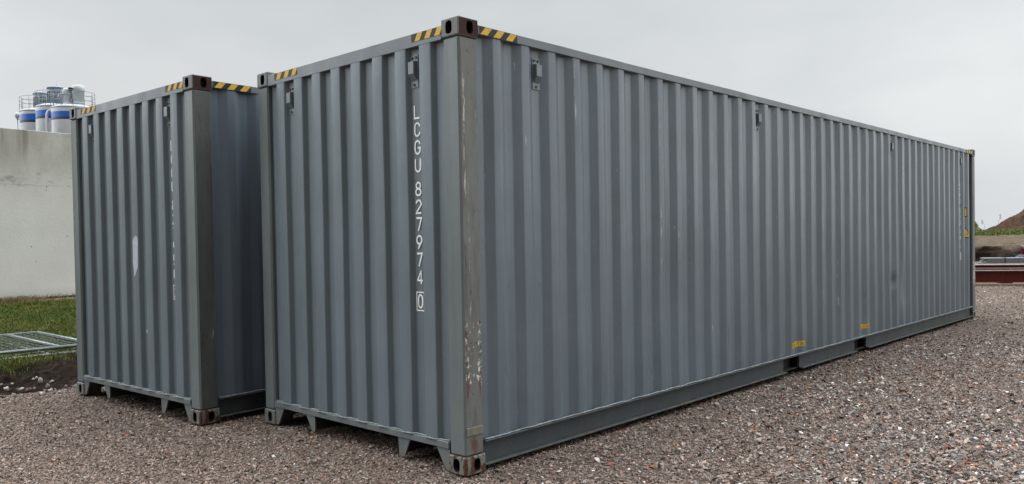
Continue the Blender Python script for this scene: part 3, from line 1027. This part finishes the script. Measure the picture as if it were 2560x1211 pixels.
# lawn sheet whose near edge follows the ragged turf line
xs = np.concatenate([[-40, -25, -14], np.arange(-8, 6.01, .2), [10, 16, 26]])
tt = np.linspace(0, 1, 46) ** 1.4
V = []
for t in tt:
    for x in xs:
        y0 = lawn_edge(min(max(x, -8), 1.2)); y1 = 21.9 + .09 * x
        V.append((x, y0 + (y1 - y0) * t))
V = np.array(V)
Z = lawn_z(V[:, 0], V[:, 1]) + np.repeat(np.where(tt < .004, -.13, .014), len(xs))
i = np.arange(len(V)).reshape(len(tt), len(xs))
F = np.stack([i[:-1, :-1], i[:-1, 1:], i[1:, 1:], i[1:, :-1]], -1).reshape(-1, 4)
kind(raw_mesh('lawn', np.column_stack([V, Z]), F, M['turf'], True), 'structure')

def blades(name, pts, hts, lean, cols, mat, width=.006, seed=0, k=2):
    """thin two-segment grass blades"""
    rg = np.random.default_rng(seed)
    n = len(pts)
    a = rg.uniform(0, 2 * np.pi, n)
    dx, dy = np.cos(a), np.sin(a)
    l = rg.uniform(.2, 1., n) * lean * hts
    w = width * rg.uniform(.6, 1.3, n)
    b = rg.uniform(0, 2 * np.pi, n); wx, wy = np.cos(b) * w / 2, np.sin(b) * w / 2
    P = pts
    v = np.empty((n, 5, 3))
    v[:, 0] = P + np.stack([wx, wy, 0 * wx], -1); v[:, 1] = P - np.stack([wx, wy, 0 * wx], -1)
    mid = P + np.stack([dx * l * .35, dy * l * .35, hts * .62], -1)
    v[:, 2] = mid - np.stack([wx, wy, 0 * wx], -1) * .8; v[:, 3] = mid + np.stack([wx, wy, 0 * wx], -1) * .8
    v[:, 4] = P + np.stack([dx * l, dy * l, hts * (1 - .25 * lean)], -1)
    o = (np.arange(n) * 5)[:, None, None]
    f = np.array([[0, 1, 2], [0, 2, 3], [3, 2, 4]])[None] + o
    return raw_mesh(name, v.reshape(-1, 3), f.reshape(-1, 3), mat, False, np.repeat(cols, 5, 0))
s = Sh('grass_blade')
s.set('Base Color', s.attr('tint'))
s.set('Roughness', .7)
s.set('Specular IOR Level', .06)
M['blade'] = s.m
n = 150000
x = rg.uniform(-4.5, 6.5, n); y = 7.0 + 14.4 * rg.random(n) ** 1.25
ed = np.array([lawn_edge(q) for q in x])
vis = np.arctan2(y - CAM.y, x - CAM.x)
ok = ((y > ed - .03 + .1 * rg.random(n)) | ((y > ed - .45 * rg.random(n) ** 3) & (np.sin(x * 9) + np.sin(x * 23 + y * 11) > .2))) & (y < 21.35 + .09 * x) & (vis > math.atan2(.6834, .7298) + .40) & (vis < math.atan2(.6834, .7298) + .70)
x, y = x[ok], y[ok]; n = len(x)
gnz = np.array([mnoise.noise(Vector((a * 1.6, b * 1.1, 4.))) for a, b in zip(x, y)])
gn2 = np.array([mnoise.noise(Vector((a * 5.6, b * 3.1, 14.))) for a, b in zip(x, y)])
edge = np.clip(1 - (y - np.array([lawn_edge(q) for q in x])) / .7, 0, 1)
dry = np.clip(.30 + .55 * gnz + .35 * gn2 + .35 * edge + .6 * np.clip((y - 19.5) / 2, 0, 1) + rg.normal(0, .16, n), 0, 1)
g = np.array((.064, .108, .016)); h = np.array((.030, .062, .011)); dr = np.array((.165, .145, .042))
mixg = rg.random(n)[:, None]
cols = (g * mixg + h * (1 - mixg)) * (1 - dry[:, None]) + dr * dry[:, None]
cols *= rg.uniform(.75, 1.3, n)[:, None]
ht = rg.uniform(.035, .095, n) * (1 + .5 * gn2)
kind(blades('grass', np.stack([x, y, np.where(y > np.array([lawn_edge(q) for q in x]), lawn_z(x, y) + .005, soil_z(x, y))], -1), ht, .9, cols, M['blade'], .010, 3), 'stuff')
# dead tall grass against the wall foot
n = 2600
x = rg.uniform(.5, 7, n); x = np.where(rg.random(n) < .45, rg.normal(3.35, .35, n), x)
y = 20.95 + .09 * x + rg.normal(0, .22, n)
y = np.minimum(y, 21.22 + .09 * x)
cols = np.array((.26, .20, .115)) * rg.uniform(.45, 1.25, n)[:, None]
kind(blades('dry_grass', np.stack([x, y, lawn_z(x, y)], -1), rg.uniform(.08, .34, n), 1.1, cols, M['blade'], .012, 5), 'stuff')

# pale stones thrown up along the soil edge
STN = [(-0.62, 6.02, 0.045, 0.055), (-0.59, 5.89, 0.045, 0.04), (-0.5, 6.04, 0.041, 0.025), (-0.66, 5.57, 0.039, 0.048), (-0.77, 5.48, 0.052, 0.033), (-0.81, 5.77, 0.058, 0.034), (-0.74, 5.96, 0.109, 0.03), (-0.83, 6.07, 0.025, 0.02), (-0.8, 6.02, 0.044, 0.02), (-0.98, 5.89, 0.043, 0.029), (-0.76, 5.75, 0.027, 0.024), (-1.09, 5.63, 0.047, 0.033), (-0.93, 5.63, 0.057, 0.019), (-0.66, 6.44, 0.057, 0.036), (-0.62, 6.26, 0.026, 0.02), (-0.6, 6.22, 0.025, 0.025), (-0.63, 5.51, 0.038, 0.038), (-0.48, 5.67, 0.039, 0.039), (-0.51, 5.6, 0.029, 0.015), (-0.62, 5.44, 0.057, 0.029), (-0.95, 5.75, 0.033, 0.017), (-1.06, 5.56, 0.023, 0.017), (-0.83, 5.56, 0.027, 0.017), (-0.97, 5.84, 0.029, 0.019), (-0.83, 6.24, 0.04, 0.02), (-0.97, 6.11, 0.029, 0.02)]
def rock_mat(name, col):
    s = Sh(name)
    s.set('Base Color', s.mix(s.rng(s.noise(60, 4, .6), .4, .7, 0, .5), col, tuple(q * .45 for q in col)))
    s.set('Roughness', .8)
    s.set('Normal', s.bump(s.noise(90, 3, .6), .004, .8))
    return s.m
RM = [rock_mat('pale_rock', (.36, .32, .27)), rock_mat('grey_rock', (.22, .21, .20)), rock_mat('brown_rock', (.15, .10, .08)), rock_mat('white_rock', (.44, .43, .40))]
SPECIAL = {0: ('upright pointed beige stone on the dark soil strip', 0), 4: ('roundest cream stone at the gravel edge of the soil strip', 3), 6: ('widest flat grey stone on the dark soil strip', 1), 13: ('brown stone half sunk in the dark soil under the turf', 2)}
for q, (x, y, w, h) in enumerate(STN):
    me = bpy.data.meshes.new('stone')
    bm = bmesh.new()
    bmesh.ops.create_icosphere(bm, subdivisions=2, radius=.5)
    for v in bm.verts:
        k = 1 + .55 * mnoise.noise(v.co * 2.2 + Vector((q * 3.3, 1, 0))) + .15 * mnoise.noise(v.co * 6 + Vector((q, 0, 2)))
        v.co *= k
        if q == 0: v.co.x *= max(.25, 1 - .9 * max(0, v.co.z)); v.co.y *= max(.25, 1 - .9 * max(0, v.co.z))
        v.co.x *= w * 1.2; v.co.y *= w * .95; v.co.z *= h * 1.5
    for f in bm.faces: f.smooth = q % 3 == 0
    bm.to_mesh(me); bm.free()
    lab, mi = SPECIAL.get(q, ('small loose stone in the row between gravel and dark soil', [0, 1, 0, 3, 1, 2][q % 6]))
    me.materials.append(RM[mi])
    o = bpy.data.objects.new('stone', me)
    COL.objects.link(o)
    z = float(soil_z(np.array([[x]]), np.array([[y]]))[0, 0]) if y > 5.62 else float(hgt(x, y))
    o.location = (x, y, z + .22 * h)
    o.rotation_euler = (0, 0, q * 1.9)
    tag(o, lab, 'stone', 'stones along the soil edge')

# ------------------------------------------------------------------ fence panels lying on the grass
s = Sh('galvanised_steel')
s.set('Base Color', s.mix(s.rng(s.noise(18, 3, .6), .3, .7), (.13, .15, .162), (.215, .235, .25)))
s.set('Metallic', .55); s.set('Roughness', .42)
M['galv'] = s.m
M['wire'] = plain('dull_wire', (.13, .15, .14), .6, .3)
def fence_panel(label, x0, x1, y0, y1, z, rz, post):
    t = thing('fence_panel', label, 'fence panel', ((x0 + x1) / 2, (y0 + y1) / 2, z), rz, 'mesh fence panels lying on the grass')
    a, b = (x1 - x0) / 2, (y1 - y0) / 2
    r = .021
    mb = MB()
    mb.tube([(-a, -b, 0), (a, -b, 0)], r, 10); mb.tube([(-a, b, 0), (a, b, 0)], r, 10)
    mb.tube([(-a, -b - .02, .0), (-a, b + .02, .0)], r * 1.02, 10); mb.tube([(a, -b - .02, 0), (a, b + .02, 0)], r * 1.02, 10)
    mb.build('frame', M['galv'], t)
    mb = MB(); mb.tube([(post, -b, .004), (post, b, .004)], .019, 10); mb.build('brace', M['galv'], t)
    mb = MB()
    x = -a + .05
    while x < a: mb.tube([(x, -b, .010), (x, b, .010)], .0026, 4, 0, False); x += .10
    y = -b + .08
    while y < b: mb.tube([(-a, y, .0145), (a, y, .0145)], .0026, 4, 0, False); y += .20
    mb.build('wire_mesh', M['wire'], t)
    return t
fence_panel('lowest galvanised fence panel of the pile, lying in the grass', -2.80, .74, 7.80, 10.16, .100, -.004, 1.05)
fence_panel('topmost galvanised fence panel of the pile beside the container', -2.90, .63, 8.00, 10.33, .165, .0, 1.34)

# ------------------------------------------------------------------ concrete wall
s = Sh('stained_concrete')
X = s.xyz()
base = s.mix(s.rng(s.noise(.8, 5, .6), .3, .7), (.49, .48, .440), (.56, .55, .507))
up = s.rng(X[2], 2.2, 4.3, 0, 1, True)
st = s.math('MULTIPLY', up, s.rng(s.noise(1.1, 5, .65, (1, 1, .55), 3), .28, .62, .3, 1))
base = s.mix(s.math('MULTIPLY', st, .65), base, (.225, .205, .165))
drip = s.math('MULTIPLY', s.rng(X[2], 3.5, 4.78, 0, 1, True), s.rng(s.noise(3.4, 4, .6, (1, 1, .12), 6), .48, .70))
base = s.mix(s.math('MULTIPLY', drip, .9), base, (.120, .100, .078))
bl = s.math('MULTIPLY', s.rng(s.noise(2.2, 6, .7, (1, 1, 1.6), 8), .56, .68), s.math('MULTIPLY', s.rng(X[2], 3.0, 3.3), s.rng(X[2], 3.45, 3.8, 1, 0)))
base = s.mix(s.math('MULTIPLY', bl, .5), base, (.15, .13, .115))
seam = s.math('MULTIPLY', s.rng(s.math('ABSOLUTE', s.math('SUBTRACT', X[2], s.math('ADD', 3.18, s.math('MULTIPLY', s.noise(1.5, 3), .12)))), .0, .012, 1, 0), s.rng(s.noise(2.5, 3, .6, seed=4), .4, .55))
base = s.mix(s.math('MULTIPLY', seam, .55), base, (.10, .085, .07))
pit = s.rng(s.voro(2.6, 'Distance', 'F1'), .045, .06, 1, 0)
base = s.mix(s.math('MULTIPLY', pit, .75), base, (.06, .055, .05))
foot_dark = s.rng(X[2], .0, .35, .5, 0.)  # darker towards the foot of the wall
base = s.mix(foot_dark, base, (.25, .24, .215))
s.set('Base Color', base)
s.set('Roughness', .8)
s.set('Normal', s.bump(s.noise(14, 5, .6), .012, .5))
M['concrete'] = s.m
M['footing'] = plain('earthy_concrete', (.20, .165, .125), .9, 0, .35, 5)
w = thing('concrete_wall', 'tall stained bare concrete wall behind the grass', 'wall', (3.01, 21.55, 0), .0855)
mb = MB(); mb.box((-30, 0, .075), (16, .30, 4.775), 0, .012); mb.build('wall', M['concrete'], w)
mb = MB(); mb.box((-30, -.34, -.35), (16, .34, .020), 0, .02); mb.build('footing', M['footing'], w)
mb = MB(); mb.box((-30, .04, .020), (16, .26, .076), 0, .004); mb.build('shadow_gap_strip', M['dark'], w)  # dark strip standing in for the shadow gap above the footing

# ------------------------------------------------------------------ silos behind the wall
M['silo_white'] = paint('silo_white', (.47, .50, .525), .45, .05, grime=.06, seed=61)
M['silo_blue'] = plain('silo_blue', (.012, .110, .46), .45, 0, .08, 2)
M['silo_navy'] = plain('silo_navy', (.030, .034, .058), .5, 0, .1, 2)
M['filter_grey'] = paint('filter_grey', (.20, .26, .34), .5, .08, seed=67)
M['filter_white'] = paint('filter_white', (.50, .54, .57), .5, .06, seed=68)
M['rail_steel'] = plain('rail_steel', (.20, .22, .24), .5, .3)
M['pipe_white'] = plain('pipe_white', (.52, .56, .60), .45, 0, .1)
def silo(label, loc, top, bands, filt):
    t = thing('silo', label, 'silo', loc, 0., 'silos behind the concrete wall')
    r = 1.45
    z1, z2, z3 = bands
    mb = MB()
    mb.lathe([(r, .0), (r, z3), (r, z2), (r, z1), (r, top - .12), (r - .05, top - .03), (r * .72, top + .10), (.3, top + .2)], (0, 0), 40,
             mis=[0, 2, 1, 0, 0, 0, 0, 0])
    mb.lathe([(r + .02, top - .16), (r + .035, top - .15), (r + .035, top - .10), (r + .02, top - .09)], (0, 0), 40, 0)
    mb.build('body', [M['silo_white'], M['silo_blue'], M['silo_navy']], t)
    mb = MB()
    rr = r + .0
    for z in (.38, .72, 1.04):
        mb.tube([(rr * math.cos(q * math.pi / 20), rr * math.sin(q * math.pi / 20), top + z) for q in range(41)], .017, 6, 0, False)
    for q in range(12):
        a = q * math.pi / 6 + .2
        mb.tube([(rr * math.cos(a), rr * math.sin(a), top - .08), (rr * math.cos(a), rr * math.sin(a), top + 1.04)], .018, 6)
    mb.build('railing', M['rail_steel'], t)
    filt(t, top)
    return t
A = Vector((.7298, .6834, 0)); B = Vector((.6834, -.7298, 0))     # away from the viewer / to the right, on the ground plan
def filt_white(t, top):
    for dx, dd, r, z in ((.37, .1, .36, 1.62), (-.43, .2, .34, 1.42)):
        p = B * dx + A * dd
        mb = MB()
        mb.lathe([(r, top + .05), (r, top + z - .48), (r + .06, top + z - .48), (r + .06, top + z - .06), (r - .02, top + z), (.05, top + z + .03)], (p.x, p.y), 28)
        mb.lathe([(r + .02, top + .30), (r + .035, top + .30), (r + .035, top + .36), (r + .02, top + .36)], (p.x, p.y), 28)
        mb.build('dust_filter', M['filter_white'], t)
    p = B * -.02 + A * -.3
    mb = MB(); mb.box((p.x - .13, p.y - .13, top + 1.17), (p.x + .13, p.y + .13, top + 1.42), 0, .03); mb.build('junction_box', M['black'], t)
    p = B * -.36 + A * -1.0
    mb = MB(); mb.box((p.x - .16, p.y - .16, top + .52), (p.x + .16, p.y + .16, top + .86), 0, .03)
    mb.tube([(p.x, p.y, top - .05), (p.x, p.y, top + .54)], .03, 8)
    mb.build('control_box', M['rail_steel'], t)
    hose = []
    for i in range(14):
        q = i / 13
        c = B * (.06 + .14 * math.sin(q * math.pi)) + A * -.6
        hose.append((c.x, c.y, top + 1.15 - q * .75))
    mb = MB(); mb.tube(hose, .022, 6); mb.build('hose', M['black'], t)
def filt_grey(dx, r, z):
    def go(t, top):
        p = B * dx
        mb = MB()
        mb.lathe([(r, top + .02), (r, top + z - .30), (r + .03, top + z - .30), (r + .03, top + z - .20), (r, top + z - .20), (r, top + z), (r + .07, top + z), (r + .07, top + z + .07), (r * .55, top + z + .20), (.06, top + z + .25), (.05, top + z + .36)], (p.x, p.y), 32)
        mb.build('dust_filter', M['filter_grey'], t)
        mb = MB()
        for q in range(5):
            a = math.atan2(-A.y, -A.x) + (q - 2) * .45
            mb.tube([(p.x + (r + .02) * math.cos(a), p.y + (r + .02) * math.sin(a), top + .1), (p.x + (r + .02) * math.cos(a), p.y + (r + .02) * math.sin(a), top + z - .32)], .022, 6)
        mb.build('filter_rib', M['rail_steel'], t)
    return go
silo('rightmost white silo with two pale round filters on top, nearest', (18.297, 61.157, 0), 11.84, (11.36, 10.95, 10.765), filt_white)
silo('middle white silo with the taller blue-grey capped filter', (18.512, 65.334, 0), 12.44, (11.974, 11.536, 11.33), filt_grey(.02, .64, 1.36))
silo('leftmost white silo with a lower blue-grey capped filter', (18.62, 69.60, 0), 12.62, (12.20, 11.709, 11.513), filt_grey(.25, .66, 1.32))
def pipe(label, c, r, pts):
    mb = MB(); mb.tube(pts, r, 10)
    o = mb.build('filler_pipe', M['pipe_white'])
    tag(o, label, 'pipe', 'filler pipes on the silos')
    return o
def bent(base, zt, out, r=.05, z0=0.):
    """upright pipe that bends over towards `out`"""
    base = Vector(base); out = Vector(out)
    pts = [(base.x, base.y, z0), (base.x, base.y, zt - .35)]
    for i in range(1, 8):
        q = i / 7 * math.pi / 2
        p = base + out * (1 - math.cos(q))
        pts.append((p.x, p.y, zt - .35 + .35 * math.sin(q)))
    p = base + out * 2.1
    pts.append((p.x, p.y, zt))
    return pts
C3 = Vector((18.297, 61.157, 0)); C1 = Vector((18.62, 69.60, 0))
p = C3 + B * -1.62 + A * -.55
pipe('pale bent pipe hooking over to the nearest silo', p, .075, bent(p, 11.62, B * .36, .07))
p = C3 + B * -1.95 + A * -.1
pipe('pale bent pipe hooking over beside the middle silo', p, .075, bent(p, 11.60, B * .22, .07))
p = C3 + B * -3.35 + A * 4.2
pipe('straight pale pipe running up between the left and middle silos', p, .075, bent(p, 12.7, B * -.25))
p = C1 + B * -1.78 + A * -.2
mb = MB(); mb.tube([(p.x, p.y, 0), (p.x, p.y, 12.1)], .06, 10)
mb.lathe([(.07, 12.0), (.15, 12.12), (.19, 12.27), (.15, 12.42), (.06, 12.50)], (p.x, p.y), 16)
q = p + B * .42
mb.tube([(p.x, p.y, 11.95), (q.x, q.y, 11.95)], .045, 8); mb.tube([(p.x, p.y, 12.25), (q.x, q.y, 12.25)], .06, 8)
tag(mb.build('filler_pipe', M['pipe_white']), 'pale upright pipe with a ball head left of the silos', 'pipe', 'filler pipes on the silos')

# ------------------------------------------------------------------ steel yard on the right
M['oxide'] = paint('red_oxide', (.105, .018, .014), .25, .06, seed=71, spec=.3)
M['oxide_skylit'] = paint('skylit_red_oxide', (.30, .215, .205), .4, .08, seed=73, spec=.3)  # paler flange tone: sky light on the upper edges put into the colour
M['timber'] = plain('timber', (.20, .15, .11), .85, 0, .3, 12)
U = Vector((.4468, -.8946, 0)); N = Vector((.8946, .4468, 0))       # along the stack / away from the viewer
P0 = Vector((21.41, 2.164, 0))
RZ = math.atan2(U.y, U.x)
def beam(label, a0, a1, n0, z0, h, fw, group, tw=.012, tf=.03):
    """I-beam on its foot: web and two flanges, local x along the stack, local y away from the viewer"""
    loc = P0 + U * a0 + N * n0
    mb = MB(); L = a1 - a0
    c_ = tf * .55
    pr = [(-fw / 2, 0), (fw / 2, 0), (fw / 2, tf), (tw, tf), (tw, h - tf), (fw / 2, h - tf), (fw / 2, h - c_), (fw / 2 - c_, h), (-fw / 2 + c_, h), (-fw / 2, h - c_), (-fw / 2, h - tf), (-tw, h - tf), (-tw, tf), (-fw / 2, tf)]
    k = len(pr)
    vs = [(0, y, z) for y, z in pr] + [(L, y, z) for y, z in pr]
    mb.add(vs, [list(range(k))[::-1], [k + i for i in range(k)]])
    for i in range(k):
        zz = (pr[i][1] + pr[(i + 1) % k][1]) / 2
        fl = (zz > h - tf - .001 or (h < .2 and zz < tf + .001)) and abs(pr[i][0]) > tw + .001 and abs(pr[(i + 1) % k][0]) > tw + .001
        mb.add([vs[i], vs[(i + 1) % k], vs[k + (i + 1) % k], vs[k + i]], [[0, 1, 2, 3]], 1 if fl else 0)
    o = mb.build('steel_beam', [M['oxide'], M['oxide_skylit']], None, recalc=True)
    o.location = (loc.x, loc.y, z0); o.rotation_euler = (0, 0, RZ)
    tag(o, label, 'steel beam', group)
    return o
def timber(a, z, label, n0=-.12, n1=1.3, hh=.085):
    p = P0 + U * a + N * n0
    mb = MB(); mb.box((0, 0, 0), (n1 - n0, .09, hh), 0, .006)
    o = mb.build('timber_bearer', M['timber'])
    o.location = (p.x, p.y, z); o.rotation_euler = (0, 0, math.atan2(N.y, N.x))
    tag(o, label, 'timber bearer', 'timber bearers under the steel')
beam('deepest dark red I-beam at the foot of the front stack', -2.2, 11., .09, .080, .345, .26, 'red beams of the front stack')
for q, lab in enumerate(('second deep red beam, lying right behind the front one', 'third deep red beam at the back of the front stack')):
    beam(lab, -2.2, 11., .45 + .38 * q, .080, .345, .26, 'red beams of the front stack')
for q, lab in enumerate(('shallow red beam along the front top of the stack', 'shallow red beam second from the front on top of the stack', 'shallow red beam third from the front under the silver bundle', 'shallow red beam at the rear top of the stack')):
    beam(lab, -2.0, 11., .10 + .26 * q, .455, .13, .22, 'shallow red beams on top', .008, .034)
mb = MB(); mb.box((-2.3, -.14, 0), (11., .02, .055), 0, .01)
o = mb.build('ground_timber', M['timber']); o.location = P0; o.rotation_euler = (0, 0, RZ)
tag(o, 'long grey timber lying along the ground under the front red beam', 'timber')
for a, lab in ((-1.6, 'short timber bearer under the stack, hidden behind the container end'), (.9, 'short timber bearer under the stack near the container'), (3.6, 'short timber bearer under the stack at the picture edge')):
    timber(a, 0, lab, .02, 1.3, .079)
    timber(a, .4260, lab.replace('under the stack', 'between the red beam layers'), .0, 1.2, .029)
# galvanised bundles
def bundle(label, a0, L, n0, z0, layers, stag, cols=4, w=.12, h=.036):
    loc = P0 + U * a0 + N * n0
    t = thing('steel_bundle', label, 'steel bundle', (loc.x, loc.y, z0), RZ, 'galvanised profile bundles')
    rnd = random.Random(len(label))
    for k in range(layers):
        mb = MB()
        for j in range(cols):
            e = stag[k] + rnd.uniform(-.04, .04)
            mb.box((e, j * (w + .006), k * (h + .003)), (L + e * .5, j * (w + .006) + w, k * (h + .003) + h), 0, .006)
        mb.build('profile_layer', M['galv'], t)
    for x in (.62, 1.14, 2.6, 4.0):
        mb = MB()
        top = layers * (h + .003) + .002
        mb.box((x, -.006, -.002), (x + .022, .0, top), 0, .001)
        mb.box((x, -.006, top + .0005), (x + .022, cols * (w + .006), top + .004), 0, .001)
        mb.build('strap', M['black'], t)
    return t
bundle('banded silver profile bundle lying on the front red beams', .16, 6.5, .30, .588, 4, [0., .10, .16, .12])
mb_ = None
for q, lab in enumerate(('red beam standing low in the rear stack', 'second red beam standing low in the rear stack')):
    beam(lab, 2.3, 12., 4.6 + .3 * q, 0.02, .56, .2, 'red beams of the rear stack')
bundle('silver profile bundle poking out of the rear stack at the picture edge', 2.2, 6.5, 4.5, .585, 3, [0., .12, .2])
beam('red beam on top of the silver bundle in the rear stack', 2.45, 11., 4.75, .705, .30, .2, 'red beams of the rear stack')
mb = MB()
p = P0 + U * 2.38 + N * 4.6
mb.tube([(p.x, p.y, 1.02), (p.x + .14 * U.x, p.y + .14 * U.y, .86), (p.x + .5 * U.x, p.y + .5 * U.y, .86)], .018, 6)
tag(mb.build('lifting_sling', M['galv']), 'thin pale sling hooked over the rear red beam', 'sling')

# ------------------------------------------------------------------ dug bank and earth mounds beyond the yard
D = Vector((.978, .207, 0)); E2 = Vector((.207, -.978, 0))          # away / to the right
def terrain(name, ss, ts, zf, mat):
    V = []
    for t in ts:
        for q in ss:
            p = CAM + D * t + E2 * q
            x, y, z = zf(q, t, p)
            V.append((x, y, z))
    i = np.arange(len(V)).reshape(len(ts), len(ss))
    F = np.stack([i[:-1, :-1], i[:-1, 1:], i[1:, 1:], i[1:, :-1]], -1).reshape(-1, 4)
    return kind(raw_mesh(name, np.array(V), F, mat, True), 'structure')
def fr(p, sc, seed, o=5): return mnoise.fractal(Vector((p[0] * sc, p[1] * sc, seed)), 1., 2., o)
s = Sh('cut_earth')
X = s.xyz()
e = s.ramp(s.noise(3.2, 7, .72), [(.3, (.016, .012, .010)), (.5, (.034, .024, .019)), (.72, (.068, .047, .036))])
lip = s.math('ADD', X[2], s.math('MULTIPLY', s.math('SUBTRACT', s.noise(2.4, 5, .65, seed=2), .5), .5))
dryc = s.ramp(s.noise(5, 6, .7, seed=3), [(.3, (.075, .055, .040)), (.55, (.155, .115, .082)), (.75, (.22, .17, .12))])
c = s.mix(s.rng(lip, .80, .98), e, dryc)
s.set('Base Color', c); s.set('Roughness', .95); s.set('Specular IOR Level', .1)
s.set('Normal', s.bump(s.noise(8, 7, .7, seed=5), .18, 1.))
M['cut'] = s.m
def bank(q, t, p):
    # t: 0..1 up the face, then back over the crumbled shoulder
    if t < 1: dd = 33.0 + t * .55; z = .92 * t
    else: dd = 33.55 + (t - 1) * 6.5; z = .92 + .36 * min(1, (t - 1) * 1.2)
    n = fr((q, t * 3), .9, 1.) * .35
    P = CAM + D * (dd + n * (1 if t < 1.3 else .3)) + E2 * q
    z += .07 * fr((q, dd), 1.6, 3.) + .06 * fr((q, dd), .4, 8.)
    return P.x, P.y, z - (.2 if t == 0 else 0)
terrain('earth_bank', np.arange(-26, 30, .22), np.concatenate([np.linspace(0, 1, 9), np.linspace(1.06, 2.0, 14)]), bank, M['cut'])
s = Sh('rough_grass')
s.set('Base Color', s.ramp(s.noise(1.6, 7, .7), [(.3, (.036, .040, .014)), (.5, (.070, .088, .026)), (.72, (.135, .125, .055))]))
s.set('Roughness', .95); s.set('Normal', s.bump(s.noise(6, 6, .7), .15, 1.))
M['rough'] = s.m
def field(q, t, p):
    P = CAM + D * t + E2 * q
    return P.x, P.y, 1.18 + .25 * min(1, (t - 39) / 4) + .05 * fr((q, t), .5, 4.)
terrain('field', np.concatenate([[-300, -120, -60], np.arange(-28, 32, .5), [60, 150, 300]]), np.concatenate([np.linspace(38.6, 50, 24), [60, 90, 160, 400]]), field, M['rough'])
s = Sh('mound_earth')
e = s.ramp(s.noise(1.4, 8, .72), [(.3, (.022, .013, .008)), (.48, (.062, .036, .022)), (.68, (.125, .074, .046))])
s.set('Base Color', e); s.set('Roughness', .95); s.set('Specular IOR Level', .1)
s.set('Normal', s.bump(s.noise(3.5, 8, .72), .35, 1.))
M['mound'] = s.m
def heap(cq, ct, rq, rt, top, seed, rough):
    def f(q, t, p):
        P = CAM + D * t + E2 * q
        k = math.sqrt(((q - cq) / rq) ** 2 + ((t - ct) / rt) ** 2)
        z = 1.35 + (top - 1.35) * max(-.2, 1 - k) + rough * (fr((q, t), .35, seed) + .5 * fr((q, t), 1.1, seed + 3) + .22 * abs(fr((q, t), 2.4, seed + 5))) * max(0, min(1, 1.1 - k))
        return P.x, P.y, z
    return f
# lateral position of a picture column seen at distance t: (column - 2500) / 2016 * t
terrain('earth_mound', np.arange(-1.8, 15, .09), np.arange(43, 62, .2), heap(6.2, 53., 7.4, 10., 4.2, 2., 1.25), M['mound'])
terrain('grass_mound', np.arange(-12., -.6, .2), np.arange(44, 56, .4), heap(-3.7, 49., 3.3, 5.5, 3.35, 6., .25), M['rough'])
# grass along the field strip and tall weeds against the sky
n = 9000
q = rg.uniform(-5, 6, n); t = rg.uniform(39.6, 45, n)
P = np.array([CAM[:]])[:, :2] + t[:, None] * np.array([D[:2]]) + q[:, None] * np.array([E2[:2]])
zz = 1.18 + .25 * np.minimum(1, (t - 39) / 4)
cols = np.array((.085, .115, .032)) * rg.uniform(.6, 1.4, n)[:, None] + np.array((.06, .035, .01)) * rg.random(n)[:, None] ** 3
kind(blades('field_grass', np.column_stack([P, zz]), rg.uniform(.06, .2, n), .9, cols, M['blade'], .03, 8), 'stuff')
n = 2600
q = rg.uniform(-7., -1.0, n); t = rg.uniform(45.5, 51, n)
zf = heap(-3.7, 49., 3.3, 5.5, 3.35, 6., .25)
pts = np.array([zf(a, b, None) for a, b in zip(q, t)])
cols = np.array((.070, .100, .030)) * rg.uniform(.6, 1.4, n)[:, None]
kind(blades('mound_grass', pts, rg.uniform(.1, .3, n), .9, cols, M['blade'], .035, 9), 'stuff')
def weed(q, t, z0, h, lean, label):
    P = CAM + D * t + E2 * q
    mb = MB()
    pts = [(P.x + E2.x * lean * (i / 6) ** 2, P.y + E2.y * lean * (i / 6) ** 2, z0 + h * i / 6) for i in range(7)]
    mb.tube(pts, [.008 - .0007 * i for i in range(7)], 5)
    top = Vector(pts[-1])
    rnd = random.Random(int(h * 100))
    for i in range(9):
        a = rnd.uniform(0, 6.28); s0 = top - Vector((0, 0, .05 * i * h))
        mb.tube([s0, s0 + Vector((math.cos(a) * .06, math.sin(a) * .06, .07))], .006, 4)
    o = mb.build('weed', M['weedstem'])
    tag(o, label, 'weed', 'tall weeds on the skyline')
M['weedstem'] = plain('weed_stem', (.16, .14, .09), .8)
weed(-1.33, 46, 1.95, .45, .07, 'tall dry weed on the skyline right beside the container end')
weed(-1.08, 46, 1.75, .60, -.09, 'tallest dry weed on the skyline, leaning over the green mound')
weed(-.62, 46, 1.55, .45, -.10, 'dry weed standing in the dip between the two mounds')
weed(-.05, 46, 1.75, .50, .09, 'dry weed on the left slope of the brown earth mound')
